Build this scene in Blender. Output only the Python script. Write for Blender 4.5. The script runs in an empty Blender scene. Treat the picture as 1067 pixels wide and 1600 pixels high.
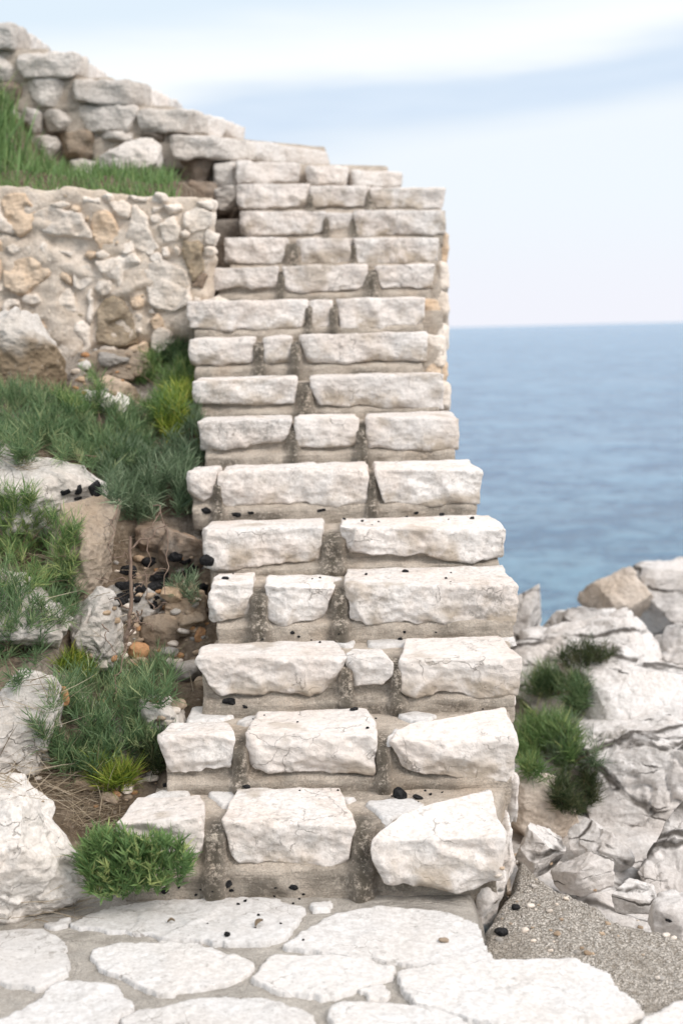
import bpy, bmesh, math, random
import numpy as np
from mathutils import Matrix, Vector

SC = bpy.context.scene
COL = SC.collection
R = math.radians

# ---------------------------------------------------------------- camera
H = 1.55                                   # eye height above the landing
PITCH, ROLL = math.atan((800 - 515.5) / 2222.0), R(1.35)
FPX = 2222.0                               # 50 mm lens on a 1600 px tall picture
_F = np.array([0, math.cos(PITCH), -math.sin(PITCH)])
_U = np.array([0, math.sin(PITCH), math.cos(PITCH)])
_R = np.array([1.0, 0, 0])
CR = _R * math.cos(ROLL) - _U * math.sin(ROLL)
CU = _U * math.cos(ROLL) + _R * math.sin(ROLL)
EYE = np.array([0, 0, H])
cd = bpy.data.cameras.new('camera')
cam = bpy.data.objects.new('camera', cd); COL.objects.link(cam)
cam.matrix_world = Matrix(((CR[0], CU[0], -_F[0], 0), (CR[1], CU[1], -_F[1], 0), (CR[2], CU[2], -_F[2], H), (0, 0, 0, 1)))
cd.sensor_fit = 'VERTICAL'; cd.sensor_height = 36; cd.sensor_width = 24; cd.lens = 50
cd.clip_start = 0.05; cd.clip_end = 100000
cd.dof.use_dof = True; cd.dof.focus_distance = 4.35; cd.dof.aperture_fstop = 2.4
SC.camera = cam

# ---------------------------------------------------------------- light
SC.view_settings.view_transform = 'Standard'
SC.view_settings.look = 'None'
SC.view_settings.exposure = 0.66
SC.view_settings.gamma = 1.0
SUN_AZ, SUN_EL = R(132), R(42)             # azimuth clockwise from +y (the view direction): right and behind
W = bpy.data.worlds.new('World'); SC.world = W; W.use_nodes = True
def build_world():
    t = W.node_tree; n = t.nodes; l = t.links
    n.clear()
    out = n.new('ShaderNodeOutputWorld'); bg = n.new('ShaderNodeBackground'); bg.inputs[1].default_value = 0.1
    l.new(bg.outputs[0], out.inputs[0])
    sky = n.new('ShaderNodeTexSky'); sky.sky_type = 'NISHITA'; sky.sun_disc = False
    sky.sun_elevation = SUN_EL; sky.sun_rotation = SUN_AZ; sky.air_density = 1.0; sky.dust_density = 0.6
    tc = n.new('ShaderNodeTexCoord')
    sep = n.new('ShaderNodeSeparateXYZ'); l.new(tc.outputs['Generated'], sep.inputs[0])
    def m(op, a, b=None, c=None):
        k = n.new('ShaderNodeMath'); k.operation = op
        for i, v in enumerate((a, b, c)):
            if v is None: continue
            if isinstance(v, (int, float)): k.inputs[i].default_value = v
            else: l.new(v, k.inputs[i])
        return k.outputs[0]
    el = m('ARCSINE', sep.outputs[2])
    az = m('ARCTAN2', sep.outputs[0], sep.outputs[1])
    cmb = n.new('ShaderNodeCombineXYZ'); l.new(m('MULTIPLY', az, 1.4), cmb.inputs[0]); l.new(m('MULTIPLY', el, 9.0), cmb.inputs[1])
    def noise(scale, det, rough, off):
        mp = n.new('ShaderNodeVectorMath'); mp.operation = 'ADD'; l.new(cmb.outputs[0], mp.inputs[0]); mp.inputs[1].default_value = (off, off * .7, off * .3)
        k = n.new('ShaderNodeTexNoise'); k.inputs['Scale'].default_value = scale; k.inputs['Detail'].default_value = det
        k.inputs['Roughness'].default_value = rough; l.new(mp.outputs[0], k.inputs['Vector']); return k.outputs['Fac']
    n1 = noise(2.2, 4, .5, 3.1); n2 = noise(7.0, 3, .5, 8.4); n3 = noise(1.3, 5, .55, 14.2)
    # height of the lilac band, following its slant
    wob = m('ADD', m('MULTIPLY', m('SUBTRACT', n1, .5), .045), m('MULTIPLY', m('SUBTRACT', n2, .5), .012))
    s = m('ADD', m('ADD', m('SUBTRACT', el, m('MULTIPLY', az, .105)), wob), .020)
    def ramp(v, lo, hi):
        k = n.new('ShaderNodeMapRange'); k.interpolation_type = 'SMOOTHSTEP'; l.new(v, k.inputs[0])
        k.inputs[1].default_value = lo; k.inputs[2].default_value = hi; return k.outputs[0]
    band = m('MULTIPLY', ramp(s, .128, .156), m('SUBTRACT', 1.0, ramp(s, .174, .196)))
    fade = ramp(az, -.20, -.06)
    band = m('MULTIPLY', band, m('ADD', m('MULTIPLY', fade, .8), .2))
    def mix(f, a, b):
        k = n.new('ShaderNodeMix'); k.data_type = 'RGBA'
        if isinstance(f, float): k.inputs[0].default_value = f
        else: l.new(f, k.inputs[0])
        for i, v in ((6, a), (7, b)):
            if isinstance(v, tuple): k.inputs[i].default_value = (*v, 1)
            else: l.new(v, k.inputs[i])
        return k.outputs[2]
    K = 6.75
    def c(r, g, b): return (r * K, g * K, b * K)
    low = mix(ramp(el, .0, .1), c(.845, .855, .925), c(.83, .89, .945))
    white = mix(ramp(s, .20, .245), c(.935, .97, .985), c(.72, .83, .93))
    veil = mix(ramp(s, .12, .19), low, white)
    lilac = mix(ramp(n2, .3, .7), c(.63, .745, .89), c(.68, .785, .915))
    seen = mix(band, veil, lilac)
    # overhead: broken white cloud over the open blue sky
    cloud = ramp(n3, .30, .62)
    high = mix(m('ADD', m('MULTIPLY', cloud, .7), .25), sky.outputs[0], c(1.58, 1.55, 1.53))
    tot = mix(ramp(el, .26, .5), seen, high)
    tot = mix(ramp(el, -.05, -.001), c(.30, .38, .46), tot)
    l.new(tot, bg.inputs[0])
build_world()
sd = bpy.data.lights.new('sun', 'SUN'); sd.energy = 1.6; sd.angle = R(28); sd.color = (1.0, .92, .85)
sun = bpy.data.objects.new('sun', sd); COL.objects.link(sun)
_s = Vector((math.sin(SUN_AZ) * math.cos(SUN_EL), math.cos(SUN_AZ) * math.cos(SUN_EL), math.sin(SUN_EL)))
sun.rotation_euler = _s.to_track_quat('Z', 'Y').to_euler()
sun.location = (6, -6, 9)

# ---------------------------------------------------------------- pixel to place
def ray(px, py):
    d = _F + (px - 533.5) / FPX * CR + (800 - py) / FPX * CU
    return d
def at_y(px, py, Y):
    d = ray(px, py); return EYE + d * (Y / d[1])
def at_z(px, py, z):
    d = ray(px, py); return EYE + d * ((z - H) / d[2])
def at_plane(px, py, O, N):
    d = ray(px, py); return EYE + d * (np.dot(O - EYE, N) / np.dot(d, N))

# ---------------------------------------------------------------- numpy noise
def _hash(i, j, k, s):
    h = (i.astype(np.int64) * 374761393 + j.astype(np.int64) * 668265263 + k.astype(np.int64) * 2147483647 + int(s) * 1274126177) & 0xffffffff
    h = ((h ^ (h >> 13)) * 1103515245) & 0xffffffff
    h = ((h ^ (h >> 16)) * 668265263) & 0xffffffff
    return (h ^ (h >> 15)) & 0xffffff
def perlin(p, s=0):
    p = np.asarray(p, float); i0 = np.floor(p).astype(np.int64); f = p - i0
    u = f * f * f * (f * (f * 6 - 15) + 10); out = 0
    for dx in (0, 1):
        wx = u[:, 0] if dx else 1 - u[:, 0]
        for dy in (0, 1):
            wy = u[:, 1] if dy else 1 - u[:, 1]
            for dz in (0, 1):
                wz = u[:, 2] if dz else 1 - u[:, 2]
                h = _hash(i0[:, 0] + dx, i0[:, 1] + dy, i0[:, 2] + dz, s)
                gx = (h & 255) / 127.5 - 1; gy = ((h >> 8) & 255) / 127.5 - 1; gz = ((h >> 16) & 255) / 127.5 - 1
                out = out + wx * wy * wz * (gx * (f[:, 0] - dx) + gy * (f[:, 1] - dy) + gz * (f[:, 2] - dz))
    return out
def fbm(p, sc, octv=4, s=0, gain=.5):
    o = 0; a = 1.0
    for k in range(octv):
        o = o + a * perlin(p * sc, s + k * 17); sc *= 2.03; a *= gain
    return o
def ridged(p, sc, octv=4, s=0):
    o = 0; a = 1.0
    for k in range(octv):
        o = o + a * (1 - 2.2 * np.abs(perlin(p * sc, s + k * 17))); sc *= 2.1; a *= .5
    return o
def facet(p, sc, s=0):
    """planar chips: each Voronoi cell is a randomly tilted plane"""
    q = p * sc; i0 = np.floor(q).astype(np.int64)
    b1 = np.full(len(q), 9e9); v1 = np.zeros(len(q)); b2 = b1.copy(); v2 = v1.copy()
    for dx in (-1, 0, 1):
        for dy in (-1, 0, 1):
            for dz in (-1, 0, 1):
                ci = i0 + (dx, dy, dz)
                h = _hash(ci[:, 0], ci[:, 1], ci[:, 2], s); g = _hash(ci[:, 0], ci[:, 1], ci[:, 2], s + 91)
                c = ci + np.stack([(h & 255) / 255., ((h >> 8) & 255) / 255., ((h >> 16) & 255) / 255.], 1)
                e = q - c; d = (e * e).sum(1)
                v = e[:, 0] * ((g & 255) / 127.5 - 1) + e[:, 1] * (((g >> 8) & 255) / 127.5 - 1) + e[:, 2] * (((g >> 16) & 255) / 127.5 - 1)
                n1 = d < b1
                b2 = np.where(n1, b1, np.where(d < b2, d, b2)); v2 = np.where(n1, v1, np.where((d < b2 + 1e-12) & ~n1 & (d <= b2), v, v2))
                v1 = np.where(n1, v, v1); b1 = np.where(n1, d, b1)
    t = np.clip((np.sqrt(b2) - np.sqrt(b1)) / .07, 0, 1)
    return v1 * (.5 + .5 * t) + v2 * (.5 - .5 * t)
def scallop(p, sc, s=0):
    """conchoidal scoops meeting in sharp ridges (0 in the scoop, about .4 on the ridge)"""
    q = p * sc; i0 = np.floor(q).astype(np.int64); b1 = np.full(len(q), 9e9)
    for dx in (-1, 0, 1):
        for dy in (-1, 0, 1):
            for dz in (-1, 0, 1):
                ci = i0 + (dx, dy, dz); h = _hash(ci[:, 0], ci[:, 1], ci[:, 2], s)
                e = q - ci - np.stack([(h & 255) / 255., ((h >> 8) & 255) / 255., ((h >> 16) & 255) / 255.], 1)
                b1 = np.minimum(b1, (e * e).sum(1))
    return b1
def sstep(a, b, x):
    t = np.clip((x - a) / (b - a), 0, 1); return t * t * (3 - 2 * t)

# ---------------------------------------------------------------- object helpers
ORG = {}
def mk(name, V, Fc, mat, parent=None, attr=None, smooth=True, origin=None):
    """one mesh object; V in world space; its origin at its own base"""
    V = np.asarray(V, float)
    o0 = np.array(origin) if origin is not None else np.array([V[:, 0].mean(), V[:, 1].mean(), V[:, 2].min()])
    me = bpy.data.meshes.new(name)
    L = V - o0
    if isinstance(Fc, np.ndarray):
        nf, k = Fc.shape
        me.vertices.add(len(L)); me.vertices.foreach_set('co', L.ravel())
        me.loops.add(nf * k); me.loops.foreach_set('vertex_index', Fc.ravel().astype(np.int32))
        me.polygons.add(nf); me.polygons.foreach_set('loop_start', np.arange(0, nf * k, k, dtype=np.int32))
        me.update(calc_edges=True)
    else:
        me.from_pydata(L.tolist(), [], Fc); me.update()
    me.validate()
    if smooth: me.polygons.foreach_set('use_smooth', [True] * len(me.polygons))
    if attr:
        for k, v in attr.items():
            if len(v) != len(me.vertices): continue
            a = me.attributes.new(k, 'FLOAT', 'POINT'); a.data.foreach_set('value', np.asarray(v, np.float32))
    me.materials.append(mat)
    o = bpy.data.objects.new(name, me); COL.objects.link(o)
    ORG[o.name] = o0
    if parent is not None:
        o.parent = parent; o.location = o0 - ORG[parent.name]
    else: o.location = o0
    return o
def empty(name, loc):
    o = bpy.data.objects.new(name, None); COL.objects.link(o); o.location = loc; o.empty_display_size = .1
    ORG[o.name] = np.array(loc, float); return o
def tag(o, label, cat, group=None, kind=None):
    o['label'] = label; o['category'] = cat
    if group: o['group'] = group
    if kind: o['kind'] = kind
    return o
def struct(o, kind='structure', label=None, cat=None):
    o['kind'] = kind
    if label: o['label'] = label
    if cat: o['category'] = cat
    return o

# ---------------------------------------------------------------- materials
class NT:
    def __init__(s, name):
        s.m = bpy.data.materials.new(name); s.m.use_nodes = True
        s.t = s.m.node_tree; s.n = s.t.nodes; s.l = s.t.links; s.n.clear()
        s.out = s.n.new('ShaderNodeOutputMaterial'); s.b = s.n.new('ShaderNodeBsdfPrincipled')
        s.l.new(s.b.outputs[0], s.out.inputs[0])
        s.pos = s.n.new('ShaderNodeNewGeometry').outputs['Position']
        s.b.inputs['Specular IOR Level'].default_value = .25; s.b.inputs['Roughness'].default_value = .85
    def put(s, sock, v):
        if isinstance(v, (int, float)): sock.default_value = v
        elif isinstance(v, tuple): sock.default_value = (*v, 1) if len(sock.default_value) == 4 else v
        else: s.l.new(v, sock)
    def math(s, op, a, b=0.0, c=0.0):
        k = s.n.new('ShaderNodeMath'); k.operation = op
        for i, v in enumerate((a, b, c)): s.put(k.inputs[i], v)
        return k.outputs[0]
    def scale(s, v, xyz):
        k = s.n.new('ShaderNodeVectorMath'); k.operation = 'MULTIPLY'; s.l.new(v, k.inputs[0]); k.inputs[1].default_value = xyz; return k.outputs[0]
    def warp(s, v, sc, amt):
        n = s.n.new('ShaderNodeTexNoise'); n.inputs['Scale'].default_value = sc; n.inputs['Detail'].default_value = 4; s.l.new(v, n.inputs['Vector'])
        k = s.n.new('ShaderNodeVectorMath'); k.operation = 'MULTIPLY_ADD'; s.l.new(n.outputs['Color'], k.inputs[0]); k.inputs[1].default_value = (amt,) * 3; s.l.new(v, k.inputs[2]); return k.outputs[0]
    def noise(s, sc, det=4, rough=.55, v=None, dist=0.0):
        k = s.n.new('ShaderNodeTexNoise'); k.inputs['Scale'].default_value = sc; k.inputs['Detail'].default_value = det
        k.inputs['Roughness'].default_value = rough; k.inputs['Distortion'].default_value = dist; s.l.new(v or s.pos, k.inputs['Vector']); return k.outputs['Fac']
    def voro(s, sc, feat='F1', v=None, out='Distance', rnd=1.0):
        k = s.n.new('ShaderNodeTexVoronoi'); k.feature = feat; k.inputs['Scale'].default_value = sc; k.inputs['Randomness'].default_value = rnd; s.l.new(v or s.pos, k.inputs['Vector']); return k.outputs[out]
    def ramp(s, v, a, b, lo=0.0, hi=1.0):
        k = s.n.new('ShaderNodeMapRange'); k.interpolation_type = 'SMOOTHSTEP'; s.put(k.inputs[0], v)
        for i, x in enumerate((a, b, lo, hi)): k.inputs[i + 1].default_value = x
        return k.outputs[0]
    def mix(s, f, a, b, mode='MIX'):
        k = s.n.new('ShaderNodeMix'); k.data_type = 'RGBA'; k.blend_type = mode
        s.put(k.inputs[0], f); s.put(k.inputs[6], a); s.put(k.inputs[7], b); return k.outputs[2]
    def attr(s, name):
        k = s.n.new('ShaderNodeAttribute'); k.attribute_name = name; return k.outputs['Fac']
    def orand(s):
        return s.n.new('ShaderNodeObjectInfo').outputs['Random']
    def bump(s, h, strength, dist, prev=None):
        k = s.n.new('ShaderNodeBump'); k.inputs['Strength'].default_value = strength; k.inputs['Distance'].default_value = dist
        s.l.new(h, k.inputs['Height'])
        if prev: s.l.new(prev, k.inputs['Normal'])
        return k.outputs[0]
    def done(s, col, nrm=None, rough=None):
        s.put(s.b.inputs['Base Color'], col)
        if nrm: s.l.new(nrm, s.b.inputs['Normal'])
        if rough is not None: s.put(s.b.inputs['Roughness'], rough)
        return s.m

def limestone(name, base, warm, grey, warm_amt=.6, grey_amt=.35, lichen=.25, crack=.5, bump=1.0, var=.12, speck=.2, fissure=0):
    t = NT(name)
    w = t.warp(t.pos, 5, .06)
    big = t.noise(4.0, 5, .6, w); med = t.noise(13, 6, .65); fine = t.noise(70, 8, .7)
    c = t.mix(t.math('MULTIPLY', t.ramp(big, .38, .68), warm_amt), base, warm)
    c = t.mix(t.math('MULTIPLY', t.ramp(med, .52, .74), grey_amt), c, grey)
    c = t.mix(1.0, c, t.mix(t.ramp(fine, .3, .7), (.76, .745, .73), (1.06, 1.06, 1.06)), 'MULTIPLY')
    r = t.orand(); c = t.mix(t.math('MULTIPLY', t.ramp(t.math('FRACT', t.math('MULTIPLY', r, 7.3)), .35, 1.0), warm_amt * .6), c, t.mix(.5, base, warm)); c = t.mix(1.0, c, t.mix(r, (1 - var,) * 3, (1.0, 1.0, 1.0)), 'MULTIPLY')
    lich = t.math('MULTIPLY', t.ramp(t.math('ADD', t.math('MULTIPLY', t.noise(26, 10, .78, w), .75), t.math('MULTIPLY', t.noise(3.2, 3), .25)), .545, .64), lichen)
    c = t.mix(lich, c, (.20, .18, .155))
    sp = t.math('MULTIPLY', t.math('MULTIPLY', t.math('SUBTRACT', 1.0, t.ramp(t.voro(55), .10, .2)), t.ramp(med, .48, .6)), speck)
    c = t.mix(sp, c, (.10, .09, .08))
    ck = t.voro(7.5, 'DISTANCE_TO_EDGE', t.warp(t.warp(t.pos, 4, .25), 22, .05))
    ckm = t.math('MULTIPLY', t.math('SUBTRACT', 1.0, t.ramp(ck, .002, .014)), t.ramp(t.noise(5, 3), .5, .62))
    c = t.mix(t.math('MULTIPLY', ckm, crack), c, (.20, .175, .15))
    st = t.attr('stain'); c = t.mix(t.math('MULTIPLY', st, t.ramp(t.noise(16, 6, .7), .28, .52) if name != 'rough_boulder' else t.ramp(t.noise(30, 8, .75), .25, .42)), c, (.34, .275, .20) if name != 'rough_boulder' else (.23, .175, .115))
    fct = t.voro(30, 'F1', t.warp(t.scale(t.pos, (1, 1, 1.6)), 7, .05)); fct2 = t.voro(58, 'F1', t.warp(t.pos, 15, .03))
    hgt = t.math('ADD', t.math('ADD', t.math('MULTIPLY', med, .22), t.math('ADD', t.math('MULTIPLY', fct, .38), t.math('MULTIPLY', fct2, .07))), t.math('MULTIPLY', t.noise(38, 9, .68, w), .42))
    hgt = t.math('SUBTRACT', hgt, t.math('MULTIPLY', ckm, .25))
    if fissure:
        mp = t.n.new('ShaderNodeMapping'); mp.inputs['Rotation'].default_value = (.3, R(38), .2); mp.inputs['Scale'].default_value = (.8, 1.0, 3.0)
        t.l.new(t.warp(t.warp(t.pos, 2.2, .22), 14, .04), mp.inputs[0])
        fi = t.voro(.95, 'DISTANCE_TO_EDGE', mp.outputs[0]); fj = t.voro(3.0, 'DISTANCE_TO_EDGE', mp.outputs[0])
        fm = t.math('MULTIPLY', t.math('SUBTRACT', 1.0, t.ramp(fi, .007, .034)), t.ramp(t.noise(2.6, 4, .6), .37, .5))
        fm = t.math('MAXIMUM', fm, t.math('MULTIPLY', t.math('SUBTRACT', 1.0, t.ramp(fj, .006, .03)), t.ramp(t.noise(4.3, 4, .6), .52, .62)))
        c = t.mix(t.math('MULTIPLY', fm, fissure), c, (.085, .075, .065))
        hgt = t.math('SUBTRACT', hgt, t.math('MULTIPLY', fm, 1.6))
    nb = t.bump(hgt, .55 * bump, .022)
    nb = t.bump(t.noise(190, 4, .6), .3 * bump, .003, nb)
    return t.done(c, nb, .8)

M = {}
M['step'] = limestone('white_limestone', (.79, .757, .722), (.745, .648, .572), (.53, .475, .41), .7, .62, .6, .6, 1.2, .14, .35)
M['worn'] = limestone('worn_limestone', (.71, .70, .685), (.66, .62, .575), (.53, .515, .49), .55, .6, .65, .7, .4, .17, .4)
M['greyend'] = limestone('shade_grey_limestone', (.68, .64, .595), (.64, .56, .48), (.44, .41, .375), .5, .5, .45, .5, 1.2, .2)  # greyer step limestone: shade on the upper flight's end faces is in the colour
M['darkrub'] = limestone('dark_rubble', (.30, .26, .22), (.34, .22, .13), (.14, .125, .11), .6, .6, .5, .5, 1.3, .4)
M['shore'] = limestone('shore_limestone', (.72, .705, .69), (.65, .59, .54), (.49, .475, .46), .5, .65, .6, .6, 1.0, .12, .2, .95)
M['shoretan'] = limestone('tan_shore_rock', (.64, .57, .50), (.56, .46, .36), (.44, .395, .35), .6, .5, .4, .6, 1.5, .12)
M['boulder'] = limestone('rough_boulder', (.66, .63, .59), (.56, .49, .41), (.40, .37, .34), .5, .6, .65, .7, 1.7, .12, .5)
M['whiteboulder'] = limestone('white_boulder', (.80, .765, .72), (.74, .66, .58), (.58, .55, .52), .5, .35, .45, .6, 1.4, .05, .45)
M['brownrock'] = limestone('brown_rock', (.42, .35, .28), (.36, .27, .18), (.26, .225, .185), .6, .6, .55, .6, 1.8, .2, .6)
M['wallwhite'] = limestone('wall_white_stone', (.82, .75, .67), (.74, .60, .46), (.50, .44, .37), .5, .4, .25, .4, 1.2, .12)
M['walltan'] = limestone('wall_tan_stone', (.72, .58, .44), (.68, .47, .29), (.44, .36, .28), .7, .4, .25, .4, 1.2, .15)
M['wallbrown'] = limestone('wall_brown_stone', (.42, .345, .255), (.38, .29, .18), (.27, .23, .175), .6, .5, .4, .4, 1.4, .15, .3)
M['tan'] = limestone('tan_loose_stone', (.52, .42, .32), (.50, .34, .20), (.36, .31, .26), .7, .5, .25, .4, 1.2, .45, .3)
M['orange'] = limestone('orange_loose_stone', (.50, .29, .15), (.55, .27, .12), (.36, .24, .16), .6, .3, .2, .3, 1.1, .3, .2)
M['grey'] = limestone('grey_loose_stone', (.47, .45, .42), (.50, .44, .37), (.32, .31, .29), .5, .5, .3, .4, 1.2, .4, .3)

def mortar():
    t = NT('sandy_mortar')
    band = t.scale(t.warp(t.pos, 9, .035), (2.5, 2.5, 26))
    str_ = t.noise(2.4, 6, .72, band, .6); sand = t.noise(230, 3, .6); mid = t.noise(22, 6, .65); big = t.noise(5, 3)
    c = t.mix(t.ramp(mid, .3, .7), (.58, .50, .415), (.74, .655, .555))
    c = t.mix(t.math('MULTIPLY', t.ramp(big, .52, .72), .5), c, (.60, .47, .35))
    c = t.mix(t.math('MULTIPLY', t.ramp(str_, .52, .68), .5), c, (.25, .205, .16))
    c = t.mix(1.0, c, t.mix(t.ramp(sand, .3, .7), (.80, .80, .80), (1.1, 1.1, 1.1)), 'MULTIPLY')
    st = t.attr('stain')
    sm = t.math('MULTIPLY', st, t.ramp(t.math('ADD', t.math('MULTIPLY', t.noise(60, 8, .8), .8), t.math('MULTIPLY', t.noise(12, 4), .2)), .40, .50))
    c = t.mix(sm, c, (.135, .118, .092))
    h = t.math('ADD', t.math('MULTIPLY', str_, .55), t.math('ADD', t.math('MULTIPLY', mid, .7), t.math('MULTIPLY', sand, .12)))
    return t.done(c, t.bump(t.noise(120, 5, .75), .9, .008, t.bump(h, 1.0, .03)), .95)
M['mortar'] = mortar()
def landing_mortar():
    t = NT('brushed_mortar')
    ed = t.attr('edge')                      # distance to the nearest flagstone: brush strokes follow the joints
    wob = t.noise(14, 3)
    str_ = t.noise(1.0, 4, .6, None)
    cx = t.n.new('ShaderNodeCombineXYZ'); t.put(cx.inputs[0], t.math('ADD', t.math('MULTIPLY', ed, 110), t.math('MULTIPLY', wob, 5)))
    sp = t.n.new('ShaderNodeSeparateXYZ'); t.l.new(t.pos, sp.inputs[0]); t.put(cx.inputs[1], t.math('MULTIPLY', sp.outputs[0], 5.0)); t.put(cx.inputs[2], t.math('MULTIPLY', sp.outputs[1], 5.0))
    k = t.math('MULTIPLY', t.math('SUBTRACT', t.noise(1.0, 4, .6, cx.outputs[0]), .5), 4.0)
    k = t.math('MULTIPLY', k, t.ramp(t.noise(9, 4, .6), .35, .62))
    mid = t.noise(18, 6, .7); sand = t.noise(260, 3, .6)
    c = t.mix(t.ramp(mid, .3, .7), (.31, .285, .25), (.50, .465, .415))
    c = t.mix(t.math('MULTIPLY', t.ramp(t.noise(6, 5), .5, .7), .5), c, (.30, .285, .26))
    c = t.mix(t.math('MULTIPLY', t.ramp(k, -.9, .0, 1, 0), .65), c, (.19, .17, .15))
    c = t.mix(1.0, c, t.mix(t.ramp(sand, .3, .7), (.78, .78, .78), (1.12, 1.12, 1.12)), 'MULTIPLY')
    h = t.math('ADD', t.math('MULTIPLY', k, .3), t.math('ADD', t.math('MULTIPLY', mid, .5), t.math('MULTIPLY', t.noise(60, 5, .7), .35)))
    return t.done(c, t.bump(sand, .45, .004, t.bump(h, .8, .02)), .95)
M['landing'] = landing_mortar()
def aggregate():
    t = NT('weathered_aggregate')
    w = t.warp(t.warp(t.pos, 30, .012), 90, .006)
    peb = t.voro(140, 'F1', w); pc = t.voro(140, 'F1', w, 'Color'); peb2 = t.voro(260, 'F1', w)
    big = t.noise(3.2, 5, .6)
    sepn = t.n.new('ShaderNodeSeparateColor'); t.l.new(pc, sepn.inputs[0])
    c = t.mix(sepn.outputs[0], (.40, .36, .31), (.74, .69, .62))
    c = t.mix(t.ramp(peb, .42, .75), c, (.30, .265, .22))
    c = t.mix(t.math('MULTIPLY', t.ramp(big, .5, .66), .6), c, (.33, .29, .24))
    c = t.mix(t.math('MULTIPLY', t.ramp(t.noise(9, 6, .7), .6, .7), .8), c, (.64, .61, .57))
    h = t.math('SUBTRACT', 1.0, t.math('ADD', peb, t.math('MULTIPLY', peb2, .5)))
    return t.done(c, t.bump(t.noise(200, 4), .4, .004, t.bump(h, 1.0, .012)), .9)
M['aggregate'] = aggregate()
def soil():
    t = NT('stony_soil')
    a = t.noise(9, 8, .7); b = t.noise(50, 8, .7); p = t.voro(42, 'F1', t.warp(t.pos, 20, .02)); pc = t.voro(42, 'F1', t.warp(t.pos, 20, .02), 'Color')
    s = t.n.new('ShaderNodeSeparateColor'); t.l.new(pc, s.inputs[0])
    c = t.mix(t.ramp(a, .35, .65), (.16, .115, .075), (.33, .26, .19))
    c = t.mix(t.ramp(b, .3, .75), t.mix(1.0, c, (.6, .6, .6), 'MULTIPLY'), c)
    c = t.mix(t.math('MULTIPLY', t.ramp(s.outputs[0], .72, .8), t.math('MULTIPLY', .6, t.math('SUBTRACT', 1.0, t.ramp(p, .15, .35)))), c, (.42, .36, .29))
    gr = t.attr('stain'); c = t.mix(gr, c, t.mix(t.ramp(b, .35, .65), (.30, .27, .235), (.56, .52, .47)))
    h = t.math('ADD', t.math('MULTIPLY', b, .7), t.math('MULTIPLY', t.math('SUBTRACT', 1.0, p), .5))
    return t.done(c, t.bump(h, 1.0, .03), .95)
M['soil'] = soil()
def charcoal():
    t = NT('charcoal')
    f = t.noise(60, 6, .7)
    return t.done(t.mix(t.ramp(f, .4, .7), (.010, .010, .011), (.050, .049, .050)), t.bump(f, 1.0, .02), 1.0)
M['charcoal'] = charcoal()
def leaf(name, dark, mid, light):
    t = NT(name)
    a = t.attr('tint')
    c = t.mix(t.ramp(a, 0.0, .55), dark, mid); c = t.mix(t.ramp(a, .6, 1.0), c, light)
    d = t.n.new('ShaderNodeBsdfTranslucent'); t.put(d.inputs[0], c)
    mx = t.n.new('ShaderNodeMixShader'); mx.inputs[0].default_value = .28
    t.l.new(t.b.outputs[0], mx.inputs[1]); t.l.new(d.outputs[0], mx.inputs[2]); t.l.new(mx.outputs[0], t.out.inputs[0])
    t.b.inputs['Specular IOR Level'].default_value = .35
    return t.done(c, None, .5)
M['leaf'] = leaf('samphire_leaf', (.07, .135, .06), (.16, .25, .115), (.37, .42, .21))
M['leafgrey'] = leaf('grey_green_leaf', (.07, .12, .065), (.16, .23, .13), (.32, .39, .25))
M['leafbright'] = leaf('fresh_green_leaf', (.07, .14, .045), (.175, .285, .10), (.40, .46, .18))
M['leafyellow'] = leaf('yellow_green_leaf', (.09, .16, .02), (.24, .32, .05), (.48, .46, .10))
M['leafdark'] = leaf('dark_dry_leaf', (.03, .055, .022), (.07, .095, .04), (.14, .14, .07))
M['straw'] = leaf('dry_straw', (.20, .15, .10), (.38, .31, .22), (.58, .50, .38))
M['twig'] = leaf('dry_twig', (.14, .09, .065), (.28, .20, .15), (.42, .34, .27))
def sea():
    t = NT('sea_water')
    sep = t.n.new('ShaderNodeSeparateXYZ'); t.l.new(t.pos, sep.inputs[0])
    v = t.scale(t.pos, (.85, 1.0, 1.0))
    a = t.noise(.035, 9, .62, v); b = t.noise(.32, 9, .7, v); c3 = t.noise(1.6, 4, .6, v)
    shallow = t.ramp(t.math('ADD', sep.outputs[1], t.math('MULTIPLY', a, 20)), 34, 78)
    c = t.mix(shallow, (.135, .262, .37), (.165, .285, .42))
    c = t.mix(t.ramp(t.math('ADD', t.math('MULTIPLY', b, .55), t.math('ADD', t.math('MULTIPLY', c3, .37), t.math('MULTIPLY', a, .08))), .43, .57), t.mix(1.0, c, (.56, .63, .72), 'MULTIPLY'), t.mix(1.0, c, (1.28, 1.24, 1.18), 'MULTIPLY'))  # light and dark of the ripples painted into the water colour
    h = t.math('ADD', t.math('MULTIPLY', a, 6.0), t.math('ADD', t.math('MULTIPLY', b, 1.2), t.math('MULTIPLY', c3, .25)))
    t.b.inputs['IOR'].default_value = 1.33; t.b.inputs['Specular IOR Level'].default_value = .36
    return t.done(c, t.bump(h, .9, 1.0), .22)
M['sea'] = sea()

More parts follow.
